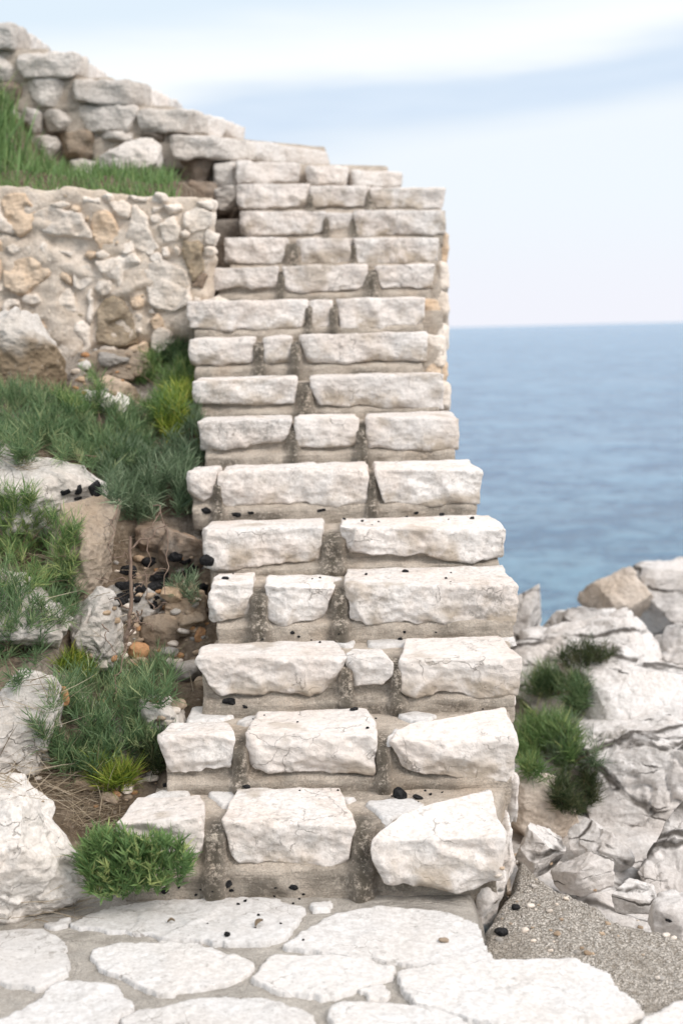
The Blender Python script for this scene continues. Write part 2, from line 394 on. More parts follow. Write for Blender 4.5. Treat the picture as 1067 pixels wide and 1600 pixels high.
# ---------------------------------------------------------------- shape builders
SK = np.array([[1.0, .0, .35], [.0, 1.0, .0], [-.35, .0, 1.5]])
def cube_grid(nx, ny, nz):
    """surface grid of the unit cube [-1,1]^3 with merged edges"""
    V = []; Q = []; off = 0
    def face(fn, a, b):
        nonlocal off
        u = np.linspace(-1, 1, a + 1); v = np.linspace(-1, 1, b + 1)
        uu, vv = np.meshgrid(u, v, indexing='ij')
        V.append(fn(uu.ravel(), vv.ravel()))
        i = np.arange(a)[:, None] * (b + 1) + np.arange(b)[None, :]
        Q.append(np.stack([i, i + (b + 1), i + (b + 2), i + 1], -1).reshape(-1, 4) + off); off += (a + 1) * (b + 1)
    o = np.ones_like
    face(lambda u, v: np.stack([u, -o(u), v], 1), nx, nz)
    face(lambda u, v: np.stack([-u, o(u), v], 1), nx, nz)
    face(lambda u, v: np.stack([o(u), u, v], 1), ny, nz)
    face(lambda u, v: np.stack([-o(u), -u, v], 1), ny, nz)
    face(lambda u, v: np.stack([u, v, o(u)], 1), nx, ny)
    face(lambda u, v: np.stack([u, -v, -o(u)], 1), nx, ny)
    V = np.concatenate(V); Q = np.concatenate(Q)
    key = np.round(V * 1e5).astype(np.int64)
    _, idx, inv = np.unique(key, axis=0, return_index=True, return_inverse=True)
    return V[idx], inv.reshape(-1)[Q]

def hexa(C, res=.007, r=.016, chips=14, chip=.018, rough=1.0, seed=0, fac=1.0, topw=.3, warp=.012, smin=4):
    """a rough-hewn block through eight corners C[(x)(y)(z)]: order FTL FTR FBR FBL BTL BTR BBR BBL (front/back, top/bottom, left/right)"""
    C = np.asarray(C, float); rs = np.random.RandomState(seed)
    dx = np.linalg.norm(C[1] - C[0]); dy = (np.linalg.norm(C[4] - C[0]) + np.linalg.norm(C[5] - C[1])) / 2; dz = (np.linalg.norm(C[3] - C[0]) + np.linalg.norm(C[2] - C[1])) / 2
    h = np.array([dx, dy, dz]) / 2
    C = C + np.sign(C - C.mean(0)) * (.008, 0, .005) * (dx < 2)
    n = [int(min(90, max(smin, round(2 * a / res)))) for a in h]
    V, Q = cube_grid(*n)
    P = V * h
    rr = min(r, h.min() * .8)
    q = np.clip(P, -(h - rr), h - rr); d = P - q
    P = q + rr * d / np.maximum(np.linalg.norm(d, axis=1), 1e-9)[:, None]
    for k in range(chips):
        nn = rs.normal(size=3); nn[1] = -abs(nn[1]) * rs.choice([1, 1, 1, -.6]); nn[2] *= rs.choice([.4, 1]); nn /= np.linalg.norm(nn)
        if rs.rand() < .55: nn[2] = -abs(nn[2])
        mi = np.abs(nn).argmax()
        if abs(nn[mi]) > .86: nn[mi] *= .6; nn /= np.linalg.norm(nn)
        sup = (P @ nn).max() - chip * rs.uniform(.05, .75)
        e = np.maximum(P @ nn - sup, 0)
        P = P - e[:, None] * nn * .92
    u = (P / h + 1) / 2
    x, y, z = u[:, 0:1], u[:, 1:2], u[:, 2:3]
    Wd = ((1 - x) * (1 - y) * z * C[0] + x * (1 - y) * z * C[1] + x * (1 - y) * (1 - z) * C[2] + (1 - x) * (1 - y) * (1 - z) * C[3]
          + (1 - x) * y * z * C[4] + x * y * z * C[5] + x * y * (1 - z) * C[6] + (1 - x) * y * (1 - z) * C[7])
    off = rs.uniform(-50, 50, 3); S = Wd + off
    top = sstep(.86, .99, u[:, 2])
    w = 1 - top * (1 - topw)
    N = V / np.maximum(np.abs(V).max(1), 1e-9)[:, None]; N = N ** 3; N /= np.linalg.norm(N, axis=1)[:, None]
    a = np.stack([fbm(S, 6, 2, 1), fbm(S, 6, 2, 2), fbm(S, 6, 2, 3)], 1) * warp
    a[:, 2] *= (1 - .6 * top)
    sm = min(1, dz / .10)
    dd = (facet(S + a, 7, 5) * .014 * fac + (scallop(S @ SK + a * 1.6, 9, 6) - .25) * .026 * fac + (scallop(S @ SK + a * 2, 22, 9) - .25) * .0085 * fac + fbm(S, 44, 3, 7) * .0014) * w * rough * sm * (1 - .55 * np.abs(N[:, 0]) ** 2)
    return Wd + a * rough + N * dd[:, None], Q

_ico = {}
def ico(n):
    if n not in _ico:
        b = bmesh.new(); bmesh.ops.create_icosphere(b, subdivisions=n, radius=1)
        b.verts.ensure_lookup_table()
        _ico[n] = (np.array([v.co[:] for v in b.verts]), np.array([[v.index for v in f.verts] for f in b.faces])); b.free()
    return _ico[n]
def rotmat(ax, ay, az):
    return np.array(Matrix.Rotation(az, 3, 'Z') @ Matrix.Rotation(ay, 3, 'Y') @ Matrix.Rotation(ax, 3, 'X'))
def rock(c, half, seed=0, n=5, cuts=16, cut=.3, rough=1.0, rot=None, strata=0, sdir=(.3, -.2, .9), crack=0, box=3.2, tilt=0, fine=.7, lump=.11):
    """a broken boulder: super-ellipsoid, planar breaks, ridges, bedding"""
    V, T = ico(n); rs = np.random.RandomState(seed)
    e = box
    P = V / (np.abs(V) ** e).sum(1)[:, None] ** (1 / e)
    for k in range(cuts):
        nn = rs.normal(size=3); nn /= np.linalg.norm(nn)
        sup = (P @ nn).max() * (1 - cut * rs.uniform(.15, 1))
        ee = np.maximum(P @ nn - sup, 0); P = P - ee[:, None] * nn * .95
    half = np.asarray(half, float); P = P * half
    if rot is None: rot = (0, 0, rs.uniform(0, 6.28))
    rm = rotmat(*rot) if tilt == 0 else rotmat(0, tilt, 0)
    P = P @ rm.T
    P = (P - (P.max(0) + P.min(0)) / 2) * (half / ((P.max(0) - P.min(0)) / 2) * .97)
    s = half.mean(); S = P / s + rs.uniform(-40, 40, 3)
    N = V @ rm.T
    d = fbm(S, 1.2, 2, 1) * .05 + facet(S + .15 * np.stack([fbm(S, 2, 2, 31), fbm(S, 2, 2, 32), fbm(S, 2, 2, 33)], 1), 1.9, 2) * lump + ridged(S, 3.2, 4, 3) * .018 * fine + (scallop(S + .12 * np.stack([fbm(S, 3, 2, 41), fbm(S, 3, 2, 42), fbm(S, 3, 2, 43)], 1), 2.6, 4) - .25) * .10 * fine + ((scallop(S, 7, 6) - .25) * .03 + fbm(S, 18, 4, 5) * .006) * fine
    if strata:
        ax = np.array(sdir) / np.linalg.norm(sdir)
        q = (S @ ax) * 3.4 + fbm(S, 1.2, 3, 9) * .9
        f = q - np.floor(q); d = d + strata * (.5 - np.abs(f - .5)) ** .5 * .16 - strata * .05
    if crack:
        g = np.abs(fbm(S, .9, 3, 12)); d = d - crack * .10 * np.exp(-(g / .035) ** 2)
        g = np.abs(fbm(S, 1.7, 3, 13)); d = d - crack * .05 * np.exp(-(g / .03) ** 2)
    P = P + N * (d * s * rough)[:, None]
    return P + np.asarray(c, float), T

def poly_sdf(p, poly):
    """signed distance, positive inside"""
    poly = np.asarray(poly); d = np.full(len(p), 9e9); ins = np.zeros(len(p), bool)
    for i in range(len(poly)):
        a, b = poly[i], poly[(i + 1) % len(poly)]
        e = b - a; w = p - a
        t = np.clip((w @ e) / max(e @ e, 1e-12), 0, 1)
        d = np.minimum(d, np.linalg.norm(w - t[:, None] * e, axis=1))
        cnd = ((a[1] <= p[:, 1]) & (b[1] > p[:, 1])) | ((b[1] <= p[:, 1]) & (a[1] > p[:, 1]))
        with np.errstate(divide='ignore', invalid='ignore'):
            xi = a[0] + (p[:, 1] - a[1]) * (b[0] - a[0]) / (b[1] - a[1])
        ins ^= cnd & (p[:, 0] < xi)
    return np.where(ins, d, -d)
def smooth_poly(P, k=1):
    P = np.asarray(P, float)
    for _ in range(k):
        Q = np.roll(P, -1, 0); P = np.stack([P * .88 + Q * .12, P * .12 + Q * .88], 1).reshape(-1, 2)
    return P
def relief(pts, O, A, B, N, res=.007, h=.012, edge=.03, thick=.03, rough=1.0, wob=.006, seed=0, fac=1.0, tilt=0, warpsc=14, grow=1.05):
    """a stone lying in / set into the plane (O; A, B; N) with the outline pts (world points on that plane)"""
    rs = np.random.RandomState(seed)
    p2 = np.array([[np.dot(p - O, A), np.dot(p - O, B)] for p in pts]); p2 = p2.mean(0) + (p2 - p2.mean(0)) * grow; p2 = smooth_poly(p2)
    lo, hi = p2.min(0) - .012, p2.max(0) + .012
    nx, ny = [int(max(5, min(170, math.ceil((hi[i] - lo[i]) / res)))) for i in (0, 1)]
    u, v = np.meshgrid(np.linspace(lo[0], hi[0], nx + 1), np.linspace(lo[1], hi[1], ny + 1), indexing='ij')
    uv = np.stack([u.ravel(), v.ravel()], 1)
    off = rs.uniform(-60, 60, 3); S3 = np.c_[uv, np.zeros(len(uv))] + off
    sd = poly_sdf(uv, p2) + fbm(S3, warpsc, 3, 2) * wob * 1.6 + facet(S3, 22, 3) * wob * .45
    G = np.stack(np.gradient(sd.reshape(nx + 1, ny + 1), (hi[0] - lo[0]) / nx, (hi[1] - lo[1]) / ny), -1).reshape(-1, 2)
    G = G / np.maximum(np.linalg.norm(G, axis=1), .3)[:, None]
    out_ = sd < 0
    uv = np.where(out_[:, None], uv - G * np.maximum(sd, -res * 2)[:, None], uv)
    t = np.clip(sd / edge, 0, 1)
    z = h * np.sqrt(np.maximum(1 - (1 - t) ** 2, 0)) - thick * (1 - np.clip(sd / (edge * .45), 0, 1))
    tl = rs.uniform(-1, 1, 2) * tilt; ce = (lo + hi) / 2
    z = z + (uv - ce) @ tl * t
    z = z + t * rough * (facet(S3, 9, 4) * .008 * fac + fbm(S3, 7, 3, 5) * .005 + (scallop(S3, 15, 8) - .25) * .006 * fac + fbm(S3, 40, 3, 6) * .0012)
    P = O + uv[:, :1] * A + uv[:, 1:] * B + z[:, None] * N
    i = (np.arange(nx)[:, None] * (ny + 1) + np.arange(ny)[None, :])
    Q = np.stack([i, i + ny + 1, i + ny + 2, i + 1], -1).reshape(-1, 4)
    Q = Q[(sd[Q] > 0).any(1)]
    if np.dot(np.cross(A, B), N) < 0: Q = Q[:, ::-1]
    us = np.unique(Q); mp = np.full(len(P), -1); mp[us] = np.arange(len(us))
    return P[us], mp[Q]

def grid_field(x0, x1, y0, y1, step, fn):
    nx, ny = int((x1 - x0) / step), int((y1 - y0) / step)
    u, v = np.meshgrid(np.linspace(x0, x1, nx + 1), np.linspace(y0, y1, ny + 1), indexing='ij')
    x, y = u.ravel(), v.ravel()
    P = np.stack([x, y, fn(x, y)], 1)
    i = (np.arange(nx)[:, None] * (ny + 1) + np.arange(ny)[None, :])
    return P, np.stack([i, i + ny + 1, i + ny + 2, i + 1], -1).reshape(-1, 4)
def P3(x, y, z=None): return np.stack([x, y, np.zeros_like(x) if z is None else z], 1)

X, Y, Z = np.eye(3)

# ---------------------------------------------------------------- setting: sea and ground
struct(mk('sea', [(-60000, -300, -5), (60000, -300, -5), (60000, 60000, -5), (-60000, 60000, -5)], [(0, 1, 2, 3)], M['sea'], smooth=False, origin=(0, 30, -5)))

def rise(k): return .17 * k
def dk(k): return 3.816 + .3109 * (k - 1) + .00194 * (k - 1) ** 2

def hill(x, y):
    z = .53 * (y - 3.74) - .12
    z = np.where(z < -.04, -.04 + (z + .04) * .1, z)
    z = z + .20 * sstep(-.72, -1.25, x) * sstep(3.6, 4.1, y) * (1 - .5 * sstep(5.5, 6.4, y))
    z = z - .13 * np.exp(-(((x + .62) / .26) ** 2 + ((y - 5.0) / .42) ** 2))
    z = z - .27 * sstep(6.0, 6.85, y)
    z = z - .16 * (1 - sstep(3.72, 4.0, y)) * sstep(-2.6, -1.9, x)
    p = P3(x, y)
    z = z + fbm(p, 2.2, 3, 5) * .07 + ridged(p, 6, 4, 6) * .026 + facet(p, 9, 8) * .05 + fbm(p, 25, 3, 7) * .014
    return z
V, Q = grid_field(-4.2, -.25, 3.35, 7.1, .016, hill)
grey = sstep(.05, .35, fbm(V * (1, 1, 0), 1.7, 3, 22)) * .75
struct(mk('hillside', V, Q, M['soil'], attr={'stain': grey * .8}), label='stony brown slope of soil and rock left of the staircase')

def bank(x, y):
    z = 2.17 - .055 * (x + .6) + .12 * sstep(7.05, 7.35, y) + (np.minimum(y, 8.35) - 7.05) * (.05 + .46 * sstep(-1.45, -2.1, x))
    z = z - .7 * sstep(-.78, -.64, x)
    p = P3(x, y)
    return z + fbm(p, 2.5, 3, 31) * .05 + fbm(p, 14, 3, 32) * .02
V, Q = grid_field(-4.6, -.62, 7.03, 9.8, .035, bank)
struct(mk('earth_bank', V, Q, M['soil']), label='earth bank under the grass above the retaining wall')

def shore(x, y):
    z = -.52 + .10 * (y - 4.8) - .1 * sstep(5.2, 6.2, y)
    z = z - 5.5 * sstep(7.3, 12.5, y)
    z = z - .2 * sstep(1.2, .3, x) * sstep(4.5, 6.5, y)
    p = P3(x, y)
    return z + fbm(p, 1.2, 3, 41) * .16 + ridged(p, 3.2, 4, 42) * .04 + fbm(p, 18, 3, 43) * .012
V, Q = grid_field(.3, 8.5, 3.3, 15, .035, shore)
struct(mk('rocky_shore', V, Q, M['shore']), label='rocky ground falling from the stairs to the sea')

# ---------------------------------------------------------------- landing
LZ = -.014
def zpts(px, z): return [at_z(a, b, z) for a, b in px]
FLAGS = [
 [(112, 1440), (180, 1412), (260, 1402), (420, 1398), (468, 1415), (455, 1440), (430, 1460), (395, 1470), (300, 1462), (200, 1450)],
 [(450, 1474), (520, 1428), (600, 1415), (690, 1420), (735, 1435), (763, 1500), (740, 1503), (640, 1498), (540, 1486)],
 [(-90, 1455), (60, 1448), (92, 1465), (106, 1510), (60, 1537), (20, 1530), (-80, 1512)],
 [(143, 1480), (200, 1468), (290, 1468), (392, 1497), (385, 1515), (350, 1530), (250, 1543), (225, 1530), (165, 1510)],
 [(398, 1527), (425, 1484), (540, 1490), (622, 1505), (600, 1522), (510, 1552), (440, 1541)],
 [(628, 1520), (690, 1504), (890, 1494), (935, 1510), (992, 1570), (960, 1592), (860, 1607), (760, 1592), (660, 1560)],
 [(-80, 1600), (0, 1588), (60, 1560), (90, 1530), (180, 1535), (196, 1570), (170, 1600), (170, 1650), (-80, 1650)],
 [(204, 1577), (330, 1555), (430, 1555), (485, 1582), (480, 1660), (215, 1660)],
 [(518, 1572), (570, 1560), (640, 1565), (722, 1585), (700, 1660), (530, 1660)],
 [(558, 1537), (600, 1529), (614, 1545), (575, 1556)],
 [(66, 1436), (110, 1427), (109, 1440), (75, 1443)],
 [(485, 1406), (520, 1401), (517, 1414), (490, 1416)],
 [(1010, 1585), (1067, 1556), (1130, 1570), (1120, 1660), (950, 1660)],
 [(205, 1400), (150, 1424), (185, 1408), (230, 1394)],
 [(-160, 1525), (-95, 1520), (-90, 1590), (-190, 1600)],
]
LAND_OUT = [(-320, 1405), (760, 1395), (757, 1440), (770, 1502), (890, 1487), (948, 1505), (1003, 1570), (1067, 1545), (1260, 1560), (1500, 1900), (-600, 1900)]
lp = [at_z(a, b, LZ) for a, b in LAND_OUT]
lp[0][1] = lp[1][1] = 4.0
lp[-1] = np.array([-3.2, 1.0, LZ]); lp[-2] = np.array([2.0, 1.0, LZ])
lp2 = np.array([p[:2] for p in lp])
flag2 = [smooth_poly(np.array([p[:2] for p in zpts(f, 0)])) for f in FLAGS]
xs = np.arange(-3.0, 2.0, .011); ys = np.arange(1.1, 4.05, .011)
u, v = np.meshgrid(xs, ys, indexing='ij'); uv = np.stack([u.ravel(), v.ravel()], 1)
sd = poly_sdf(uv, smooth_poly(lp2)) + fbm(P3(uv[:, 0], uv[:, 1]), 7, 3, 3) * .015
dist = np.full(len(uv), -9.0)
for f in flag2: dist = np.maximum(dist, poly_sdf(uv, f))
dist = np.clip(-dist, 0, .2) + fbm(P3(uv[:, 0], uv[:, 1]), 4, 3, 9) * .03
p3 = P3(uv[:, 0], uv[:, 1])
z = LZ - .007 + fbm(p3, 3, 3, 4) * .004 + fbm(p3, 16, 4, 5) * .005 - .08 * (1 - np.clip(sd / .03, 0, 1)) ** 2
ny = len(ys); i = (np.arange(len(xs) - 1)[:, None] * ny + np.arange(ny - 1)[None, :])
Q = np.stack([i, i + ny, i + ny + 1, i + 1], -1).reshape(-1, 4); Q = Q[(sd[Q] > -.012).all(1)]
us = np.unique(Q); mp_ = np.full(len(uv), -1); mp_[us] = np.arange(len(us))
landing = struct(mk('landing', np.c_[uv, z][us], mp_[Q], M['landing'], attr={'edge': dist[us]}), label='paved landing of pale flagstones set in brushed grey mortar')
for j, f in enumerate(FLAGS):
    big = len(f) > 4 or j in (14,)
    V, Q = relief(zpts(f, 0), np.array([0, 0, LZ]), X, Y, Z, .005, .006 if big else .005, .006, .03, .7, .012, 100 + j, .8, .016, 14, 1.085)
    mk('flagstone', V, Q, M['worn'], landing)

# patch of weathered concrete beside the stairs
CON = [(700, 1470), (800, 1296), (832, 1316), (868, 1352), (910, 1380), (985, 1422), (1067, 1446), (1300, 1500), (1500, 1900), (700, 1900)]
CZ = -.075
cp = np.array([at_z(a, b, CZ)[:2] for a, b in CON]); cp[-2] = (2.4, 1.2); cp[-1] = (.2, 1.2)
xs = np.arange(.1, 2.5, .010); ys = np.arange(1.3, 5.2, .010)
u, v = np.meshgrid(xs, ys, indexing='ij'); uv = np.stack([u.ravel(), v.ravel()], 1); p3 = P3(uv[:, 0], uv[:, 1])
sd = poly_sdf(uv, cp) + fbm(p3, 5, 4, 3) * .03
z = CZ + fbm(p3, 2.2, 3, 4) * .025 + fbm(p3, 22, 3, 5) * .008 + facet(p3, 60, 6) * .005 - .5 * (1 - np.clip(sd / .10, 0, 1)) ** 2
ny = len(ys); i = (np.arange(len(xs) - 1)[:, None] * ny + np.arange(ny - 1)[None, :])
Q = np.stack([i, i + ny, i + ny + 1, i + 1], -1).reshape(-1, 4); Q = Q[(sd[Q] > -.012).all(1)]
us = np.unique(Q); mp_ = np.full(len(uv), -1); mp_[us] = np.arange(len(us))
struct(mk('concrete_path', np.c_[uv, z][us], mp_[Q], M['aggregate']), label='rough grey concrete full of pebbles right of the staircase')

# ---------------------------------------------------------------- the staircase
stairs = tag(empty('stone_staircase', (-.05, 3.8, 0)), 'steep white limestone staircase set in sandy mortar climbing and curving left', 'staircase')
# per step: left px, right px, then front faces (TL, TR, BR, BL), how far each runs back, and depth shift
S = {
 1: (186, 783, [((183, 1290), (319, 1279), (316, 1346), (190, 1352), .22, .0), ((348, 1286), (551, 1292), (532, 1353), (372, 1349), .27, .0), ((580, 1318), (783, 1309), (768, 1394), (600, 1378), .30, -.07)]),
 2: (252, 806, [((249, 1152), (365, 1149), (360, 1205), (266, 1208), .17, 0), ((384, 1149), (592, 1152), (580, 1209), (388, 1207), .27, 0), ((603, 1159), (806, 1155), (801, 1224), (626, 1202), .28, -.01)]),
 3: (306, 808, [((303, 1027), (541, 1030), (516, 1081), (342, 1083), .24, 0), ((542, 1026), (611, 1028), (606, 1071), (543, 1072), .12, .0), ((628, 1033), (809, 1031), (808, 1090), (628, 1083), .26, -.01)]),
 4: (332, 806, [((330, 916), (393, 914), (388, 968), (334, 970), .27, 0), ((416, 918), (521, 915), (506, 969), (415, 966), .20, 0), ((541, 915), (808, 919), (805, 980), (556, 968), .30, -.01)]),
 5: (322, 785, [((320, 830), (503, 827), (497, 880), (322, 884), .28, 0), ((534, 826), (787, 831), (784, 872), (556, 868), .28, -.01)]),
 6: (296, 748, [((294, 740), (336, 739), (331, 778), (297, 779), .28, 0), ((346, 738), (575, 735), (572, 788), (347, 789), .28, 0), ((587, 735), (750, 738), (748, 783), (598, 789), .28, -.008)]),
 7: (313, 715, [((311, 661), (453, 657), (441, 690), (314, 703), .28, 0), ((463, 655), (557, 655), (554, 698), (465, 704), .28, 0), ((574, 653), (717, 657), (714, 702), (573, 700), .28, 0)]),
 8: (306, 691, [((303, 598), (463, 592), (460, 628), (305, 631), .28, 0), ((486, 591), (692, 586), (690, 637), (498, 634), .28, 0)]),
 9: (300, 665, [((298, 532), (397, 529), (394, 566), (300, 568), .28, 0), ((414, 530), (454, 529), (453, 565), (415, 568), .28, 0), ((467, 525), (665, 520), (664, 562), (488, 566), .28, 0)]),
 10: (297, 663, [((294, 472), (479, 470), (476, 511), (296, 514), .28, 0), ((484, 471), (517, 470), (513, 508), (482, 511), .28, .02), ((525, 468), (664, 466), (662, 508), (538, 513), .28, 0)]),
 11: (333, 676, [((330, 421), (433, 418), (431, 448), (333, 451), .28, 0), ((443, 417), (571, 414), (568, 451), (445, 454), .28, 0), ((589, 416), (676, 414), (675, 449), (591, 451), .28, 0)]),
 12: (354, 683, [((351, 372), (449, 372), (442, 410), (353, 411), .28, 0), ((466, 374), (552, 373), (551, 410), (467, 412), .28, .01), ((553, 373), (684, 373), (682, 409), (555, 411), .28, 0)]),
 13: (379, 694, [((376, 331), (507, 331), (504, 364), (378, 367), .28, 0), ((510, 334), (553, 333), (552, 356), (511, 358), .28, .02), ((556, 330), (695, 330), (694, 365), (558, 367), .28, 0)]),
 14: (374, 694, [((371, 289), (483, 288), (481, 322), (373, 323), .28, 0), ((487, 291), (577, 292), (576, 321), (488, 321), .28, 0), ((581, 294), (695, 295), (693, 325), (583, 323), .28, 0)]),
}
steps = {}; ZT = {}
def core(name, C, seed, stainx=None, yf=None, parent=stairs, mat='mortar', **k):
    a = dict(res=.014, r=.012, chips=4, chip=.01, rough=.9, fac=.5, warp=.010); a.update(k)
    V, Q = hexa(C, seed=seed, **a)
    st = np.zeros(len(V))
    if stainx is not None:
        fr = sstep(yf + .075, yf + .05, V[:, 1]); zr = (V[:, 2] - V[:, 2].max())
        for (xj, wj) in stainx:
            st = np.maximum(st, np.exp(-((V[:, 0] - xj) / wj) ** 2))
            V[:, 1] -= (.037 + .020 * fbm(V, 11, 3, seed + 3)) * fr * np.exp(-((V[:, 0] - xj) / (wj * .72)) ** 8) * sstep(-.005, -.03, zr)
        V[:, 1] -= .043 * fr * sstep(-.098, -.124, zr) * (1 + .5 * fbm(V, 8, 2, seed))
        st = st * sstep(yf + .20, yf + .04, V[:, 1])
        zb = V[:, 2].max() - .165
        st = np.maximum(st, .7 * sstep(zb + .045, zb + .02, V[:, 2]) * sstep(-.1, .35, fbm(V, 6, 3, seed)))
        st = np.maximum(st, .45 * sstep(.05, .4, fbm(V, 4, 3, seed + 5)))
    return mk(name, V, Q, M[mat], parent, {'stain': st})
def box8(x0, x1, y0, y1, z0, z1, xb0=None, xb1=None):
    xb0 = x0 if xb0 is None else xb0; xb1 = x1 if xb1 is None else xb1
    return [(x0, y0, z1), (x1, y0, z1), (x1, y0, z0), (x0, y0, z0), (xb0, y1, z1), (xb1, y1, z1), (xb1, y1, z0), (xb0, y1, z0)]
XE = {}
for k in S:
    l, r_, _ = S[k]; d = dk(k)
    ym = S[k][2][0][0][1]
    XE[k] = (at_y(l, ym, d)[0], at_y(r_, ym, d)[0])
XE[15] = (XE[14][0], XE[14][1])
for k, (l, r_, stones) in S.items():
    d = dk(k); x0, x1 = XE[k]
    ZT[k] = float(np.mean([at_y(*q_, d + st_[5])[2] for st_ in stones for q_ in st_[:2] if st_[5] > -.05]))
    xj = []
    for a, b in zip(stones[:-1], stones[1:]):
        pa, pb = at_y(*a[1], d), at_y(*b[0], d); xj.append(((pa[0] + pb[0]) / 2, max(.03, (pb[0] - pa[0]) * .9)))
    ins = .034
    xr_b = min(x1, XE[k + 1][1]) - .014 if k < 7 else x1 - .01
    C = box8(x0 + .02, x1 - .022, d + ins, d + .42, rise(k - 1) - .05, ZT[k] - .024, max(x0, XE[k + 1][0]) + .0, max(x1, XE[k + 1][1]) - .02)
    st = core('step', C, 300 + k, xj, d, res=.011 if k < 7 else .016)
    steps[k] = st
    for j, (tl, tr, br, bl, back, sh) in enumerate(stones):
        df = d + sh
        f = [at_y(*p, df) for p in (tl, tr, br, bl)]
        f[2] = f[2] + Y * .003; f[3] = f[3] + Y * .003
        zt = ZT[k] + .003
        tk = .012 if k > 3 else .03 if (tr[0] - tl[0]) < 90 else .04
        b0 = f[0] + Y * back + X * tk * .8; b1 = f[1] + Y * back - X * (tk if j < len(stones) - 1 else .03)
        if k == 1 and j == 2: b0 = f[0] + Y * .10 + X * .10; b1 = f[1] + Y * .30 - X * .01
        if k == 2 and j == 2: b0 = f[0] + Y * .10 + X * .09; b1 = f[1] + Y * .27 - X * .01
        b0[2] = b1[2] = zt
        near = k < 7
        V, Q = hexa([f[0], f[1], f[2], f[3], b0, b1, b1 - Z * .1, b0 - Z * .1], res=.0055 if k < 5 else .0075 if near else .011, r=.0045, chips=11, chip=.026 if near else .02, rough=1.0, seed=1000 + 20 * k + j, topw=.3, warp=.012 if near else .010)
        u_ = (rise(k) - V[:, 2]) / .12
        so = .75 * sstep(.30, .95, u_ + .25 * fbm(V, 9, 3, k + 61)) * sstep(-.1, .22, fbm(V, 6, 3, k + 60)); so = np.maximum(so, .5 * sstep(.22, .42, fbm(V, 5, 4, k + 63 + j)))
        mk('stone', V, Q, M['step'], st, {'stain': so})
# small paving stones let into the treads
TREAD = {
 1: [[(205, 1252), (250, 1228), (300, 1230), (285, 1250), (215, 1258)], [(322, 1232), (365, 1228), (400, 1235), (350, 1256)], [(568, 1247), (640, 1240), (668, 1252), (600, 1276)], [(505, 1238), (560, 1240), (545, 1248)]],
 2: [[(288, 1122), (302, 1100), (345, 1098), (380, 1110), (340, 1120)], [(365, 1123), (390, 1112), (415, 1116), (385, 1128)], [(617, 1112), (650, 1105), (687, 1112), (655, 1127)], [(603, 1148), (612, 1132), (648, 1134), (622, 1146)]],
 3: [[(463, 995), (490, 987), (561, 988), (548, 1005)], [(570, 990), (676, 988), (640, 1003), (575, 1005)], [(700, 992), (800, 986), (806, 992), (760, 996)]],
 4: [[(470, 898), (500, 894), (540, 898), (500, 905)]],
}
for k, L in TREAD.items():
    for j, f in enumerate(L):
        V, Q = relief(zpts(f, ZT[k]), np.array([0, 0, ZT[k] - .018]), X, Y, Z, .006, .010, .014, .02, .6, .005, 700 + 10 * k + j, .8)
        mk('stone', V, Q, M['worn'], steps[k])

# winding steps 15-20: the flight turns left, its ends face the viewer
def upper(k, end, risers, seed):
    """end: front px quad of the end stone + depth; risers: list of (px0, d0, px1, d1, yt0, yt1, yb0, yb1)"""
    made = []
    for j, (p0, d0, p1, d1, a0, a1, c0, c1) in enumerate(risers):
        f0t, f1t, f1b, f0b = at_y(p0, a0, d0), at_y(p1, a1, d1), at_y(p1, c1, d1), at_y(p0, c0, d0)
        L = np.array([-.30, .02, 0])
        V, Q = hexa([f0t + L, f0t, f0b, f0b + L, f1t + L, f1t, f1b, f1b + L], res=.014, r=.014, chips=14, chip=.02, seed=seed + j, topw=.6)
        made.append((V, Q, 'step'))
    if end:
        q, d, (px, dd) = end
        f = [at_y(*p, d) for p in q]
        bt, bb = at_y(px, q[1][1] + 9, dd), at_y(px, q[2][1] + 5, dd)
        w = f[1][0] - f[0][0]
        b0, b3 = bt - X * w * .9, bb - X * w * .9
        V, Q = hexa([*f, b0, bt, bb, b3], res=.014, r=.016, chips=18, chip=.03, seed=seed + 50, topw=.7)
        made.append((V, Q, 'greyend'))
    return made
UP = {
 15: (None, [((370, 252), (467, 257), (463, 282), (372, 286), 8.42, 8.50), ((479, 259), (542, 262), (541, 288), (483, 288), 8.52, 8.62), ((547, 266), (628, 270), (626, 290), (548, 291), 8.64, 8.82)]),
 16: ((((259, 212), (341, 214), (341, 245), (261, 245)), 8.45, (400, 8.70)), [(402, 8.70, 447, 8.90, 221, 228, 250, 254), (449, 8.90, 513, 9.15, 229, 238, 254, 262)]),
 17: ((((211, 170), (303, 172), (303, 204), (214, 206)), 8.5, (325, 8.75)), [(326, 8.75, 350, 8.98, 180, 187, 211, 216), (351, 8.98, 383, 9.3, 188, 199, 216, 227)]),
 18: ((((112, 125), (216, 127), (216, 163), (116, 162)), 8.5, (236, 8.76)), [(237, 8.76, 261, 9.1, 138, 150, 171, 181), (262, 9.1, 284, 9.5, 151, 164, 181, 193)]),
 19: ((((23, 82), (117, 83), (117, 120), (27, 118)), 8.5, (138, 8.9)), [(139, 8.9, 152, 9.15, 98, 106, 133, 140), (153, 9.15, 168, 9.45, 107, 118, 140, 150)]),
 20: ((((-60, 35), (22, 38), (22, 75), (-58, 72)), 8.5, (46, 8.9)), [(48, 8.9, 60, 9.15, 52, 60, 90, 97), (61, 9.15, 79, 9.5, 61, 76, 97, 110)]),
 21: ((((-150, -10), (-68, -6), (-66, 30), (-148, 28)), 8.5, (-44, 8.9)), []),
}
XU = {16: (-.80, -.03, 9.3), 17: (-.96, -.68, 9.3), 18: (-1.29, -1.14, 9.5), 19: (-1.66, -1.62, 9.5), 20: (-2.03, -2.0, 9.5), 21: (-2.4, -2.36, 9.5)}
